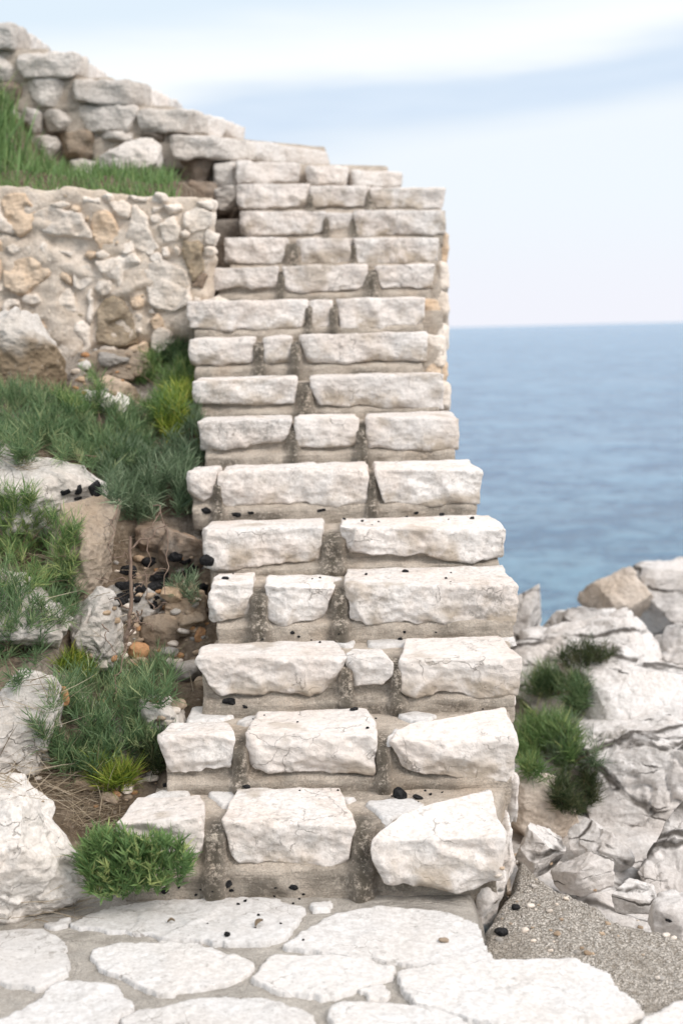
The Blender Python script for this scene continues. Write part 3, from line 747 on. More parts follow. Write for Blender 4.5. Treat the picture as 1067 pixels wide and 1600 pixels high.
for k, (end, risers) in UP.items():
    z1 = rise(k) + .0
    if k == 15:
        d = 8.4
        z1 -= .015; C = [(-.60, 8.52, z1), (.33, 8.90, z1), (.33, 8.90, z1 - .17), (-.60, 8.52, z1 - .17), (-.6, 9.3, z1), (.30, 9.3, z1), (.30, 9.3, z1 - .17), (-.6, 9.3, z1 - .17)]
    else:
        xn, xf, yb = XU[k]
        C = [(xn - .6, 8.56, z1 - .015), (xn, 8.56, z1 - .015), (xn, 8.56, z1 - .2), (xn - .6, 8.56, z1 - .2), (xn - .6, yb, z1 - .015), (xf, yb, z1 - .015), (xf, yb, z1 - .2), (xn - .6, yb, z1 - .2)]
    st = core('step', C, 400 + k, res=.03, mat='mortar' if k < 17 else 'mortar')
    steps[k] = st
    if k == 15:
        for j, (tl, tr, br, bl, d0, d1) in enumerate(risers):
            f = [at_y(*tl, d0), at_y(*tr, d1), at_y(*br, d1), at_y(*bl, d0)]
            V, Q = hexa(f + [p + Y * .28 for p in f], res=.012, r=.014, chips=18, chip=.022, seed=1700 + j, topw=.5)
            mk('stone', V, Q, M['step'], st)
        f = [at_y(*p, 8.5) for p in ((336, 256), (369, 252), (371, 286), (338, 288))]
        V, Q = hexa(f + [p + Y * .25 for p in f], res=.012, r=.014, chips=14, chip=.02, seed=1710)
        mk('stone', V, Q, M['greyend'], st)
        continue
    for V, Q, mt in upper(k, end, risers, 1720 + k * 60):
        so = mk('stone', V, Q, M[mt], st)
        if mt == 'greyend': so['label'] = 'weathered grey end stone'
# mass under the upper flight, with rough coursed rubble on its face
side = core('side_wall', box8(-3.2, -.62, 8.62, 9.7, 2.1, 2.56), 480, res=.03, mat='darkrub', rough=1.5)
for j, (a, b, zt) in enumerate(((-3.2, -1.28, 2.74), (-3.2, -1.64, 2.92), (-3.2, -2.0, 3.08))):
    V, Q = hexa(box8(a, b, 8.61 + .003 * j, 9.7, zt - .2, zt + .005), res=.03, seed=483 + j, rough=1.3, chips=4)
    mk('rubble_core', V, Q, M['darkrub'], side)
V, Q = hexa(box8(-1.0, -.50, 7.95, 8.65, 1.3, 2.16), res=.03, seed=489, rough=1.6, chips=4)
mk('rubble_core', V, Q, M['darkrub'], side)
RUB = [((296, 286), (334, 284), (333, 326), (298, 326)), ((336, 294), (367, 291), (366, 324), (337, 328)), ((-60, 170), (26, 168), (28, 208), (-58, 212)), ((-60, 216), (40, 212), (44, 255), (-60, 258)), ((46, 214), (92, 212), (90, 250), (48, 252)), ((40, 254), (100, 250), (104, 290), (42, 292)), ((106, 250), (160, 248), (158, 290), (108, 292)), ((170, 230), (226, 228), (226, 262), (172, 268)), ((37, 122), (108, 123), (108, 164), (41, 163)), ((67, 173), (115, 174), (111, 206), (72, 203)), ((116, 166), (214, 165), (211, 202), (121, 204)), ((88, 206), (150, 204), (148, 244), (96, 246)),
       ((152, 206), (211, 206), (208, 224), (154, 226)), ((230, 226), (262, 227), (261, 245), (231, 246)), ((214, 206), (259, 207), (257, 225), (216, 226)), ((245, 249), (276, 248), (274, 272), (248, 272)),
       ((278, 248), (334, 249), (330, 290), (281, 288)), ((338, 290), (371, 289), (371, 322), (341, 322)), ((30, 170), (64, 172), (62, 210), (34, 210)), ((337, 259), (370, 288), (370, 312), (339, 300)),
       ((-40, 84), (20, 84), (22, 122), (-38, 122)), ((-40, 126), (33, 126), (34, 166), (-38, 166)), ((262, 274), (318, 292), (316, 318), (262, 305)), ((345, 325), (373, 326), (374, 365), (348, 366)), ((325, 292), (345, 292), (345, 330), (328, 330))]
for j, q in enumerate(RUB):
    f = [at_y(*p, 8.52 if j > 1 else 8.40) for p in q]
    V, Q = hexa(f + [p + Y * .25 for p in f], res=.013, r=.02, chips=20, chip=.045, seed=1900 + j, topw=.9, warp=.014, rough=1.0)
    mk('rubble_stone', V, Q, M[['darkrub', 'greyend', 'greyend', 'darkrub', 'greyend', 'darkrub', 'greyend', 'tan', 'greyend', 'greyend', 'greyend', 'tan', 'greyend', 'wallwhite', 'darkrub', 'darkrub', 'darkrub', 'darkrub', 'greyend', 'greyend', 'greyend', 'darkrub', 'darkrub', 'darkrub', 'darkrub'][j]], side)
# outer wall of the lower flight: mortar mass with rough stones, seen past the narrower steps 8-13
for k in range(1, 15):
    x1 = XE[k][1]; d = dk(k)
    xw = x1 - .03 if k < 9 else (.46 + (d - 6.2) * .06)
    xl = XE[k][0] + .06
    C = box8(xl, xw, d + .055, d + .45 + (.9 if k == 14 else 0), -.5, ZT[k] - (.03 if k < 9 or k > 12 else .06))
    C[7] = (C[7][0], C[7][1], -.5)
    o = core('side_wall', C, 500 + k, res=.02 if k < 6 else .03, rough=1.2)
OUT = [(13, (668, 366), (697, 366), (697, 412), (670, 412)), (12, (682, 412), (699, 412), (699, 455), (681, 456)), (11, (674, 456), (698, 456), (699, 508), (675, 508)), (10, (664, 470), (684, 470), (683, 512), (664, 514)),
       (10, (682, 512), (698, 512), (697, 556), (681, 558)), (9, (665, 525), (694, 527), (694, 566), (666, 566)), (9, (668, 566), (697, 566), (698, 600), (668, 600)), (8, (688, 600), (702, 602), (703, 645), (689, 645))]
for j, (k, a, b, c_, d_) in enumerate(OUT):
    dd = dk(k) + .05
    f = [at_y(*p, dd) for p in (a, b, c_, d_)]
    V, Q = hexa(f + [p + Y * .3 for p in f], res=.012, r=.015, chips=16, chip=.02, seed=2000 + j, topw=.8, rough=1.2)
    mk('stone', V, Q, M['wallwhite' if j % 3 else 'walltan'], steps[k])
for j, (k, a, b, c_, d_, dd) in enumerate([(1, (752, 1392), (786, 1370), (770, 1450), (747, 1462), 3.80), (1, (783, 1316), (797, 1300), (795, 1380), (781, 1392), 3.93), (2, (790, 1222), (803, 1215), (802, 1290), (790, 1300), 4.17), (3, (795, 1092), (806, 1088), (806, 1110), (797, 1118), 4.5)]):
    f = [at_y(*p, dd) for p in (a, b, c_, d_)]
    V, Q = hexa(f + [p + Y * .24 for p in f], res=.008, r=.012, chips=14, chip=.02, seed=2050 + j, topw=.8, rough=1.1)
    mk('stone', V, Q, M['step'], steps[k])

# ---------------------------------------------------------------- retaining wall on the left
wall = tag(empty('retaining_wall', (-1.8, 7.1, 1.3)), 'rubble retaining wall of cream and tan stones below the grass', 'retaining wall')
WY = 7.0
tl, tr = at_y(-420, 268, WY), at_y(338, 312, WY)
V, Q = hexa([tl, tr, at_y(322, 500, WY), np.array([tl[0], WY - .05, 1.1]), tl + Y * .4, tr + Y * .4 - X * .05, np.array([tr[0] - .1, WY + .4, 1.1]), np.array([tl[0], WY + .4, 1.1])], res=.016, r=.03, chips=0, rough=2.0, fac=.8, topw=1, warp=.02, seed=77)
V[:, 2] = np.where(V[:, 2] < 1.5, V[:, 2] - .3 * (1.5 - V[:, 2]), V[:, 2])
def wall_mortar():
    t = NT('wall_mortar')
    a = t.noise(7, 6, .65); b = t.noise(40, 8, .7)
    c = t.mix(t.ramp(a, .35, .65), (.66, .555, .445), (.78, .69, .59)); c = t.mix(t.math('MULTIPLY', t.ramp(t.noise(4, 4), .55, .68), .6), c, (.52, .44, .355))
    c = t.mix(1.0, c, t.mix(t.ramp(b, .3, .7), (.82, .81, .8), (1.05, 1.05, 1.05)), 'MULTIPLY')
    return t.done(c, t.bump(t.math('ADD', a, b), .8, .025), .95)
mk('mortar', V, Q, wall_mortar(), wall)
WS = [('walltan', [(20, 120), (120, 95), (160, 180), (150, 260), (90, 290), (30, 230)]), ('wallwhite', [(175, 190), (240, 160), (360, 190), (412, 260), (405, 300), (330, 290), (240, 295), (175, 250)]),
 ('wallwhite', [(215, 150), (300, 130), (340, 140), (290, 175)]), ('walltan', [(430, 200), (490, 180), (530, 200), (545, 330), (480, 345), (420, 290)]),
 ('wallwhite', [(600, 220), (625, 165), (690, 220), (722, 330), (690, 385), (630, 350), (590, 290)]), ('wallwhite', [(510, 140), (570, 125), (610, 160), (590, 205), (540, 190)]),
 ('wallwhite', [(440, 410), (540, 400), (610, 380), (650, 420), (650, 540), (600, 565), (560, 560), (540, 500), (480, 480)]), ('wallwhite', [(680, 430), (760, 420), (860, 470), (880, 600), (800, 630), (700, 610)]),
 ('wallwhite', [(740, 240), (800, 210), (840, 260), (820, 320), (760, 320)]), ('wallwhite', [(850, 190), (920, 160), (985, 190), (980, 240), (890, 280), (850, 240)]),
 ('wallwhite', [(960, 270), (1020, 280), (1000, 340), (950, 330)]), ('wallbrown', [(840, 310), (930, 330), (960, 440), (900, 500), (860, 420)]),
 ('wallbrown', [(460, 620), (540, 580), (600, 640), (630, 770), (560, 800), (450, 780)]), ('walltan', [(20, 440), (120, 390), (190, 410), (230, 470), (100, 570), (30, 520)]),
 ('walltan', [(250, 400), (330, 480), (330, 510), (250, 480)]), ('wallwhite', [(340, 440), (420, 420), (440, 510), (380, 545), (340, 510)]), ('wallwhite', [(250, 560), (330, 530), (350, 640), (290, 660)]),
 ('wallwhite', [(-60, 180), (0, 160), (20, 200), (85, 270), (20, 278), (-40, 260)]), ('wallwhite', [(230, 720), (400, 690), (410, 820), (300, 850), (230, 800)]), ('wallwhite', [(700, 150), (760, 150), (740, 190), (705, 190)]),
 ('walltan', [(595, 570), (670, 560), (670, 620), (610, 630)]), ('wallwhite', [(400, 540), (440, 540), (430, 710), (400, 690)]), ('wallwhite', [(370, 100), (470, 110), (470, 150), (390, 150)]),
 ('wallwhite', [(600, 105), (690, 110), (680, 150), (620, 135)]), ('wallwhite', [(890, 130), (990, 130), (990, 180), (930, 155)]), ('wallwhite', [(110, 340), (170, 340), (160, 370), (110, 365)]),
 ('wallwhite', [(270, 350), (340, 370), (330, 390), (270, 375)]), ('darkrub', [(880, 460), (960, 470), (940, 540), (890, 530)]), ('walltan', [(-300, 120), (-120, 90), (-90, 250), (-250, 290)]),
 ('wallwhite', [(-330, 330), (-150, 310), (-60, 400), (-90, 520), (-280, 560)]), ('walltan', [(-60, 320), (10, 320), (15, 460), (-30, 520)]), ('wallwhite', [(760, 150), (830, 140), (850, 170), (790, 195)])]
WN = -Y
_r = np.random.RandomState(4); _pol = [np.array(f, float) for _, f in WS]
for _ in range(900):
    c_ = _r.uniform((-330, 105), (1000, 860))
    if c_[0] > 760 and c_[1] > 640: continue
    dd_ = max(float(poly_sdf(c_[None], p_)[0]) for p_ in _pol)
    if dd_ > -24: continue
    r_ = min(-dd_ * .95, _r.uniform(35, 75)); m_ = _r.randint(5, 8); a_ = np.sort(_r.rand(m_)) * .5 + np.arange(m_) 
    a_ = a_ / m_ * 2 * math.pi + _r.rand(); st_ = _r.uniform(.8, 1.35)
    f_ = np.stack([c_[0] + np.cos(a_) * r_ * st_ * _r.uniform(.75, 1.1, m_), c_[1] + np.sin(a_) * r_ * _r.uniform(.75, 1.1, m_)], 1)
    _pol.append(f_); WS.append((str(_r.choice(['wallwhite', 'wallwhite', 'walltan', 'wallwhite', 'wallbrown' if c_[1] > 500 else 'wallwhite'])), [tuple(q_) for q_ in f_]))
    if len(WS) > 92: break
for j, (mt, f) in enumerate(WS):
    pts = [at_y(a * .3374, 270 + b * .3374, WY - .012) for a, b in f]
    V, Q = relief(pts, np.array([0, WY - .012, 0]), X, Z, WN, .009, .012, .016, .04, 1.7, .013, 2200 + j, 1.7, .12, 9, 1.18)
    mk('wall_stone', V, Q, M[mt], wall)

# ---------------------------------------------------------------- rocks
def hit_fn(px, py, fn, y0=2.8, y1=16):
    """first place where the sight line meets the height field fn"""
    d = ray(px, py); ys_ = np.linspace(y0, y1, 1400)
    pts = EYE + np.outer(ys_ / d[1], d)
    below = pts[:, 2] < fn(pts[:, 0], pts[:, 1])
    i = int(np.argmax(below)) if below.any() else len(ys_) - 1
    return pts[i]
def boulder(name, bb, label, mat, seed, depth=None, low=None, thick=1.0, field=hill, group=None, cat='rock', n=6, at=.62, **k):
    x0, y0, x1, y1 = bb; cx, cy = (x0 + x1) / 2, (y0 + y1) / 2
    if depth is None: depth = hit_fn(cx, y0 + (y1 - y0) * at, field)[1]
    c = at_y(cx, cy, depth)
    hx = (x1 - x0) / 2 * depth / FPX; hz = (y1 - y0) / 2 * depth / FPX
    hy = (hx + hz) / 2 * thick
    if not mat.startswith('shore'): k['cuts'] = k.get('cuts', 16) + 8; k.setdefault('cut', .42); k.setdefault('box', 4.5)
    if mat.startswith('shore'): k.update(fine=.42, lump=.085, strata=0, box=6, cuts=20, cut=.5)
    V, T = rock(c, (hx, hy, hz), seed, n, **k)
    at_ = None
    if low is not None:
        u_ = (V[:, 2] - V[:, 2].min()) / np.ptp(V[:, 2]); at_ = {'stain': sstep(low + .12, low - .08, u_ + fbm(V, 7, 3, seed) * .18)}
    return tag(mk(name, V, T, M[mat], attr=at_), label, cat, group)
NOROT = (0, 0, 0)
Bd = lambda *a, **k: boulder('boulder', *a, **k)
# left of the stairs
Bd((-70, 480, 98, 628), 'grey boulder with lichen crust leaning against the retaining wall', 'boulder', 11, depth=6.5, low=.62, rot=NOROT, cuts=20, cut=.35, rough=.9)
Bd((-210, 1210, 138, 1452), 'large white boulder standing on the landing at its left edge', 'whiteboulder', 64, depth=3.72, rot=NOROT, tilt=.22, thick=.6, cuts=22, cut=.5, rough=1.0, crack=.5, lump=.16, fine=1.0)
Bd((-90, 690, 168, 850), 'long grey rock ledge with orange lichen between two samphire patches', 'boulder', 13, rot=NOROT, tilt=.28, strata=.5, cuts=18, rough=.9)
Bd((70, 770, 186, 985), 'brown earthy rock sloping into the pit beside the stairs', 'brownrock', 14, rot=NOROT, tilt=.35, cuts=14, rough=1.0)
Bd((-70, 890, 108, 1030), 'diagonal grey rock slab under the dense samphire', 'boulder', 15, rot=NOROT, tilt=.42, cuts=18, strata=.3)
Bd((98, 915, 196, 1045), 'rough whitish rock at the left lip of the pit', 'boulder', 16, rot=NOROT, tilt=.4, cuts=16)
Bd((-70, 1045, 100, 1235), 'pale grey rock with thin dry stems lying across it', 'boulder', 17, rot=NOROT, tilt=.3, cuts=22, thick=.8)
Bd((203, 1085, 292, 1165), 'flat grey rock beside the left end of the second step', 'boulder', 18, rot=NOROT, tilt=-.25, cuts=20, n=5)
Bd((172, 905, 262, 990), 'pale flat stone under the dead branches in the pit', 'grey', 19, rot=NOROT, tilt=-.35, cuts=18, n=5)
Bd((248, 825, 326, 905), 'dark pitted rock at the back of the pit under the stairs', 'darkrub', 20, rot=NOROT, cuts=18, n=5)
Bd((212, 815, 276, 872), 'grey rounded rock at the back of the pit', 'darkrub', 21, rot=NOROT, cuts=16, n=5)
Bd((124, 608, 204, 655), 'bright pale rock poking out of the green samphire', 'whiteboulder', 22, rot=NOROT, tilt=.3, cuts=16, n=5)
Bd((146, 585, 218, 640), 'tan slab of rock above the bright pale rock', 'tan', 23, rot=NOROT, tilt=.35, cuts=16, n=5)
Bd((128, 548, 240, 600), 'cracked brown ledge at the foot of the retaining wall', 'brownrock', 24, rot=NOROT, cuts=16, n=5)
Bd((155, 218, 252, 282), 'pale rock in the grass below the upper flight', 'greyend', 25, depth=8.25, rot=NOROT, cuts=20, n=5)
Bd((262, 905, 330, 1000), 'tan crumbling rock against the fourth step', 'tan', 26, rot=NOROT, cuts=16, n=5, tilt=-.2)
# right of the stairs, towards the sea
Bd((962, 872, 1190, 1040), 'big pale grey rock block highest against the sea', 'shore', 31, depth=8.6, cuts=22, cut=.4, rough=.7, crack=.4, **{'rot': NOROT})
Bd((905, 880, 1020, 995), 'tan brown rock leaning on the highest pale block', 'shoretan', 52, depth=8.3, rot=NOROT, tilt=-.35, cuts=18)
Bd((770, 905, 852, 1040), 'smooth white rock just past the stairs in front of the sea', 'shore', 33, depth=8.0, rot=NOROT, tilt=.4, cuts=12, rough=.6)
Bd((835, 936, 960, 1040), 'low pale rocks between the smooth white rock and the tan one', 'shore', 34, depth=7.7, rot=NOROT, cuts=20, rough=1.2)
Bd((770, 950, 1060, 1190), 'wide domed rock with samphire in its cracks', 'shore', 35, depth=7.0, rot=NOROT, tilt=-.30, strata=.9, sdir=(.35, -.3, .9), cuts=22, cut=.3, crack=.6, thick=.9)
Bd((1000, 950, 1180, 1190), 'steep grey rock at the picture edge under the high block', 'shore', 36, depth=7.3, rot=NOROT, tilt=.3, strata=.4, cuts=20, crack=.6)
Bd((872, 1008, 1000, 1075), 'narrow pale slab above the long dark crack', 'shore', 37, depth=6.45, rot=NOROT, tilt=-.35, cuts=18, rough=.8, n=5)
Bd((866, 1042, 1130, 1170), 'angular white block between the two long dark cracks', 'shore', 38, depth=6.25, rot=NOROT, tilt=-.38, cuts=26, cut=.35, rough=.8, strata=.3, crack=.4)
Bd((800, 1122, 1120, 1225), 'long white rock layer below the angular block', 'shore', 39, depth=5.95, rot=NOROT, tilt=-.30, cuts=18, rough=.9, strata=.5, crack=.5)
Bd((900, 1130, 1180, 1330), 'large broken white rock face with dark fissures', 'shore', 40, depth=5.75, rot=NOROT, tilt=-.45, cuts=26, cut=.3, rough=1.0, strata=.6, crack=1.0, thick=.7)
Bd((780, 1195, 905, 1330), 'sandy tan rock under the lower samphire', 'shoretan', 41, depth=5.55, rot=NOROT, cuts=18, rough=.8)
Bd((885, 1285, 985, 1378), 'pale layered rock beside the dark diagonal cleft', 'shore', 42, depth=5.15, rot=NOROT, tilt=.55, cuts=18, strata=.8)
Bd((800, 1280, 885, 1372), 'white crusted rock at the edge of the concrete', 'shore', 43, depth=4.85, rot=NOROT, tilt=.5, cuts=16)
Bd((948, 1372, 1024, 1425), 'low rounded pale stone on the rim of the concrete', 'shore', 44, depth=4.55, rot=NOROT, cuts=16, n=5, rough=.6)
Bd((985, 1240, 1160, 1470), 'pale sloping rock with tan edges at the right of the concrete', 'shore', 45, depth=5.0, rot=NOROT, tilt=.55, cuts=22, strata=.4, crack=.5, thick=.6)
Bd((860, 1330, 960, 1400), 'small pale rock wedged along the concrete edge', 'shore', 46, depth=4.75, rot=NOROT, cuts=20, n=5)
Bd((1010, 1395, 1130, 1470), 'white rock lump at the right rim of the concrete', 'shore', 47, depth=4.35, rot=NOROT, cuts=18, n=5)

# ---------------------------------------------------------------- loose stones and charcoal, dropped where they lie
rnd = random.Random(5)
bpy.context.view_layer.update()
DG = bpy.context.evaluated_depsgraph_get()
def drop(px, py):
    d = ray(px, py); d = d / np.linalg.norm(d)
    ok, loc, nor, idx, ob, mat = SC.ray_cast(DG, Vector(EYE), Vector(d))
    return (np.array(loc), np.array(nor), ob) if ok else (None, None, None)
def pebble(name, px, py, w, h, mat, label, cat, seed, group=None, n=3, cuts=12, cut=.35, rough=.8, sink=.35, flat=1.0):
    p, nr, ob = drop(px, py)
    if p is None or p[1] > 9: return None
    if name in ('stone_chip', 'loose_stone') and ob.parent is not None: return None
    hx, hz = w / 2 * p[1] / FPX, h / 2 * p[1] / FPX * flat
    c = p + np.array([0, .3 * hx, hz * (1 - 2 * sink)])
    V, T = rock(c, (hx, hx * .8, hz), seed, n, cuts, cut, rough, rot=(rnd.uniform(-.3, .3), rnd.uniform(-.4, .4), rnd.uniform(-.4, .4)))
    return tag(mk(name, V, T, M[mat]), label, cat, group)
STONES = [ # px, py, w, h, material, label
 (258, 1000, 76, 60, 'tan', 'large angular brown stone in the middle of the rubble'),
 (216, 1026, 38, 32, 'orange', 'rounded orange stone beside the large angular brown stone'),
 (292, 1064, 56, 42, 'grey', 'flat grey brown stone beside the end of the third step'),
 (316, 1076, 28, 26, 'tan', 'tan stone tucked under the end of the third step'),
 (262, 1024, 36, 18, 'grey', 'whitish flat stone right of the orange stone'),
 (158, 1044, 34, 26, 'wallwhite', 'white stone at the left of the rubble above the samphire'),
 (313, 999, 18, 28, 'orange', 'upright rust orange shard near the third step'),
 (270, 938, 40, 30, 'tan', 'tan block below the charcoal in the pit'),
 (300, 975, 48, 26, 'tan', 'long brown stone below the fourth step'),
 (312, 945, 24, 34, 'tan', 'narrow tan stone leaning by the fourth step'),
 (133, 575, 22, 17, 'worn', 'smooth white pebble at the foot of the retaining wall'),
 (178, 568, 50, 26, 'grey', 'wedge shaped grey stone beside the smooth white pebble'),
 (118, 1052, 28, 26, 'tan', 'pinkish stone under the yellow grass'),
 (135, 1232, 46, 26, 'tan', 'pink tan stone in the dry grass below the large samphire'),
 (226, 1206, 26, 14, 'orange', 'rust coloured flat stone beside the second step'),
 (236, 1220, 28, 12, 'wallwhite', 'cream splinter of stone beside the second step'),
 (172, 1252, 32, 22, 'tan', 'tan angular stone above the white boulder'),
 (196, 1236, 28, 24, 'wallwhite', 'pale broken stone at the left of the first step'),
 (205, 1220, 26, 26, 'tan', 'brown stone between the samphire and the first step'),
 (228, 963, 34, 24, 'grey', 'grey stone at the foot of the dead branches'),
 (246, 978, 24, 18, 'grey', 'rounded grey pebble by the large angular brown stone'),
 (100, 1095, 18, 34, 'orange', 'orange chip at the edge of the pale grey rock'),
 (278, 1108, 30, 22, 'tan', 'small tan stone beside the second step'),
 (262, 1132, 24, 18, 'wallwhite', 'small cream stone touching the second step'),
 (190, 1066, 30, 20, 'tan', 'tan stone just above the large samphire'),
 (240, 1058, 24, 18, 'tan', 'brown stone below the orange stone'),
]
for j, (px, py, w, h, mt, lab) in enumerate(STONES):
    pebble('loose_stone', px, py, w, h, mt, lab, 'stone', 3000 + j, 'loose stones beside the stairs', n=4, sink=.28)
CH = {'tan': 'small tan', 'grey': 'small grey', 'wallwhite': 'small cream', 'orange': 'small rust orange'}
ZONES = [((150, 870, 330, 1000), 45, 'chip in the pit around the dead branches'), ((60, 1180, 150, 1260), 16, 'chip among the dry straw above the white boulder'), ((195, 925, 325, 1080), 105, 'chip in the rubble between the pit and the third step'), ((105, 1020, 215, 1110), 44, 'chip in the rubble above the large samphire'),
         ((150, 1195, 262, 1262), 34, 'chip in the gap between the white boulder and the first step'), ((240, 1085, 300, 1175), 16, 'chip beside the left end of the second step'),
         ((110, 540, 225, 615), 22, 'chip at the foot of the retaining wall')]
q = 0
for (x0, y0, x1, y1), nn, where in ZONES:
    for _ in range(nn):
        mt = rnd.choice(['tan', 'tan', 'grey', 'wallwhite', 'orange', 'tan']); s_ = rnd.choice([5, 7, 9, 12, 15])
        pebble('stone_chip', rnd.uniform(x0, x1), rnd.uniform(y0, y1), s_ * rnd.uniform(1, 1.5), s_ * .8, mt, CH[mt] + ' stone ' + where, 'stone', 3200 + q, 'stone chips beside the stairs', n=2, rough=.6); q += 1
COAL = [(625, 1247, 24, 22, 'largest black charcoal lump lying on the first tread'), (653, 1249, 18, 9, 'flat black charcoal piece beside the largest lump on the first tread'),
 (355, 1386, 18, 14, 'black charcoal lump at the foot of the first riser below its dark joint'), (458, 1389, 18, 10, 'black charcoal lump at the foot of the first riser below its middle stone'), (430, 1388, 8, 7, 'small charcoal bit between two lumps at the foot of the first riser'),
 (258, 1395, 14, 12, 'dark charcoal lump at the edge of the lowest samphire'), (362, 1393, 9, 6, 'small charcoal bit just below a larger lump at the foot of the first riser'), (355, 1463, 11, 9, 'bluish grey pebble of coal on the landing'),
 (783, 1462, 24, 14, 'large black charcoal piece on the concrete beside the landing'), (806, 1421, 15, 10, 'black charcoal lump on the concrete below the stair corner'), (1045, 1440, 14, 7, 'black charcoal piece at the far rim of the concrete'),
 (370, 806, 18, 8, 'black charcoal piece at the left of the fifth tread'), (392, 803, 12, 6, 'thin charcoal chip left on the fifth tread'), (502, 800, 15, 7, 'dark charcoal chip in the middle of the fifth tread'), (690, 806, 9, 6, 'charcoal chip right on the fifth tread'), (650, 803, 8, 5, 'small charcoal chip right of the middle of the fifth tread'),
 (737, 811, 8, 5, 'charcoal speck at the right end of the fifth tread'), (322, 802, 16, 12, 'charcoal lump behind the left end of the fifth step'), (352, 905, 12, 5, 'flat charcoal flake at the left of the fourth tread'), (633, 894, 12, 5, 'flat charcoal flake right of the middle of the fourth tread'),
 (358, 1100, 22, 11, 'black charcoal heap at the left of the second tread'), (383, 1106, 10, 6, 'charcoal bit beside the heap on the second tread'), (553, 1110, 14, 6, 'grey black coal chip in the middle of the second tread'), (260, 1229, 12, 7, 'charcoal bit at the left of the first tread'), (385, 1232, 14, 7, 'charcoal bit left of the middle of the first tread'),
 (457, 990, 9, 6, 'small charcoal bit on the third tread'), (625, 1000, 8, 5, 'charcoal speck at the right half of the third tread'),
 (103, 772, 20, 16, 'black coal lump on the rock ledge, left of a small group'), (120, 770, 18, 18, 'black coal lump on the rock ledge, middle of a small group'), (149, 772, 22, 28, 'largest black coal lump on the rock ledge'), (122, 782, 14, 9, 'small coal bit below the group on the rock ledge')]
for j, (px, py, w, h, lab) in enumerate(COAL):
    pebble('charcoal_lump', px, py, w, h, 'charcoal', lab, 'charcoal', 3600 + j, 'charcoal scattered on the stairs', n=3, sink=.2)
for j in range(34):
    px, py = rnd.uniform(178, 326), rnd.uniform(868, 948)
    if px < 215 and py < 890 or (px > 250 and py > 925): continue
    s_ = rnd.uniform(9, 24)
    pebble('charcoal_lump', px, py, s_ * 1.2, s_ * .9, 'charcoal', 'black charcoal lump heaped in the pit beside the stairs', 'charcoal', 3700 + j, 'charcoal heap in the pit', n=3, sink=.3)
TR_ = [(1, 270, 760, 1235, 1260), (2, 330, 790, 1100, 1140), (3, 340, 790, 988, 1015), (4, 345, 790, 892, 910), (5, 330, 770, 801, 822), (0, 180, 560, 1385, 1480), (0, 300, 480, 1384, 1420)]
ORD = ['landing', 'first tread', 'second tread', 'third tread', 'fourth tread', 'fifth tread']
q = 0
for k, x0, x1, y0, y1 in TR_:
    for _ in range(7 if k else 9):
        s_ = rnd.choice([2, 2.5, 3, 3.5, 4.5])
        pebble('charcoal_crumb', rnd.uniform(x0, x1), rnd.uniform(y0, y1), s_ * 1.3, s_, 'charcoal', 'tiny black charcoal crumb scattered on the ' + ORD[k], 'charcoal', 3800 + q, 'charcoal crumbs on the ' + ORD[k], n=2, sink=.2, rough=1.0, cuts=8, cut=.6); q += 1
for j in range(110):
    px, py = rnd.uniform(775, 1060), rnd.uniform(1330, 1560); s_ = rnd.choice([4, 5, 6, 8, 11])
    if py < 1296 + (px - 790) * .58 + 14 or (px < 1000 and py > 1470 + (px - 760) * .2): continue
    mt = rnd.choice(['grey', 'wallwhite', 'tan'])
    pebble('pebble', px, py, s_ * 1.3, s_ * .8, mt, CH[mt] + ' pebble lying loose on the rough concrete', 'pebble', 4100 + j, 'loose pebbles on the concrete', n=2, rough=.5)
pebble('snail_shell', 693, 1472, 18, 8, 'tan', 'small brown shell on the flagstone under the stair corner', 'shell', 3990, None, n=3, cuts=4, sink=.2, rough=.4)
def dry_leaf(px, py, ln, ang, label):
    p, nr, ob = drop(px, py)
    a = np.array([math.cos(ang), math.sin(ang), 0]); b = np.array([-math.sin(ang), math.cos(ang), 0]); V = []; Fc = []
    for i in range(9):
        t = i / 8; w = .22 * ln * math.sin(math.pi * min(1, t * .95 + .03)) ** .8
        for sgn in (-1, 0, 1): V.append(p + a * (t - .5) * ln + b * w * sgn + Z * (.003 + .006 * abs(sgn) + .006 * math.sin(t * 3)))
    for i in range(8):
        for jn in (0, 1): c_ = i * 3 + jn; Fc.append((c_, c_ + 1, c_ + 4, c_ + 3))
    o = mk('dry_leaf', V, Fc, M['straw'], attr={'tint': np.full(27, .15)}); so = o.modifiers.new('thick', 'SOLIDIFY'); so.thickness = .001
    tag(o, label, 'leaf', 'dry leaves on the landing')
dry_leaf(405, 1446, .040, 1.1, 'curled brown dry leaf standing on the long flagstone')
dry_leaf(268, 1443, .020, .2, 'small dry leaf near a coal crumb on the landing')

def tube(name, paths, mat, parent=None, label=None):
    V, Fc = [], []
    for pts, r0, r1 in paths:
        pts = np.array(pts); n = len(pts); b = len(V)
        for i in range(n):
            t = pts[min(i + 1, n - 1)] - pts[max(i - 1, 0)]; t = t / np.linalg.norm(t)
            e1 = np.cross(t, Y if abs(t[1]) < .9 else X); e1 /= np.linalg.norm(e1); e2 = np.cross(t, e1); r = r0 + (r1 - r0) * i / (n - 1)
            for q_ in range(6): V.append(pts[i] + (e1 * math.cos(q_ * math.pi / 3) + e2 * math.sin(q_ * math.pi / 3)) * r)
        for i in range(n - 1):
            for q_ in range(6): Fc.append((b + i * 6 + q_, b + i * 6 + (q_ + 1) % 6, b + i * 6 + 6 + (q_ + 1) % 6, b + i * 6 + 6 + q_))
    return mk(name, V, Fc, M[mat], parent, {'tint': np.repeat(np.random.RandomState(2).uniform(.2, .8, len(V) // 6), 6)})
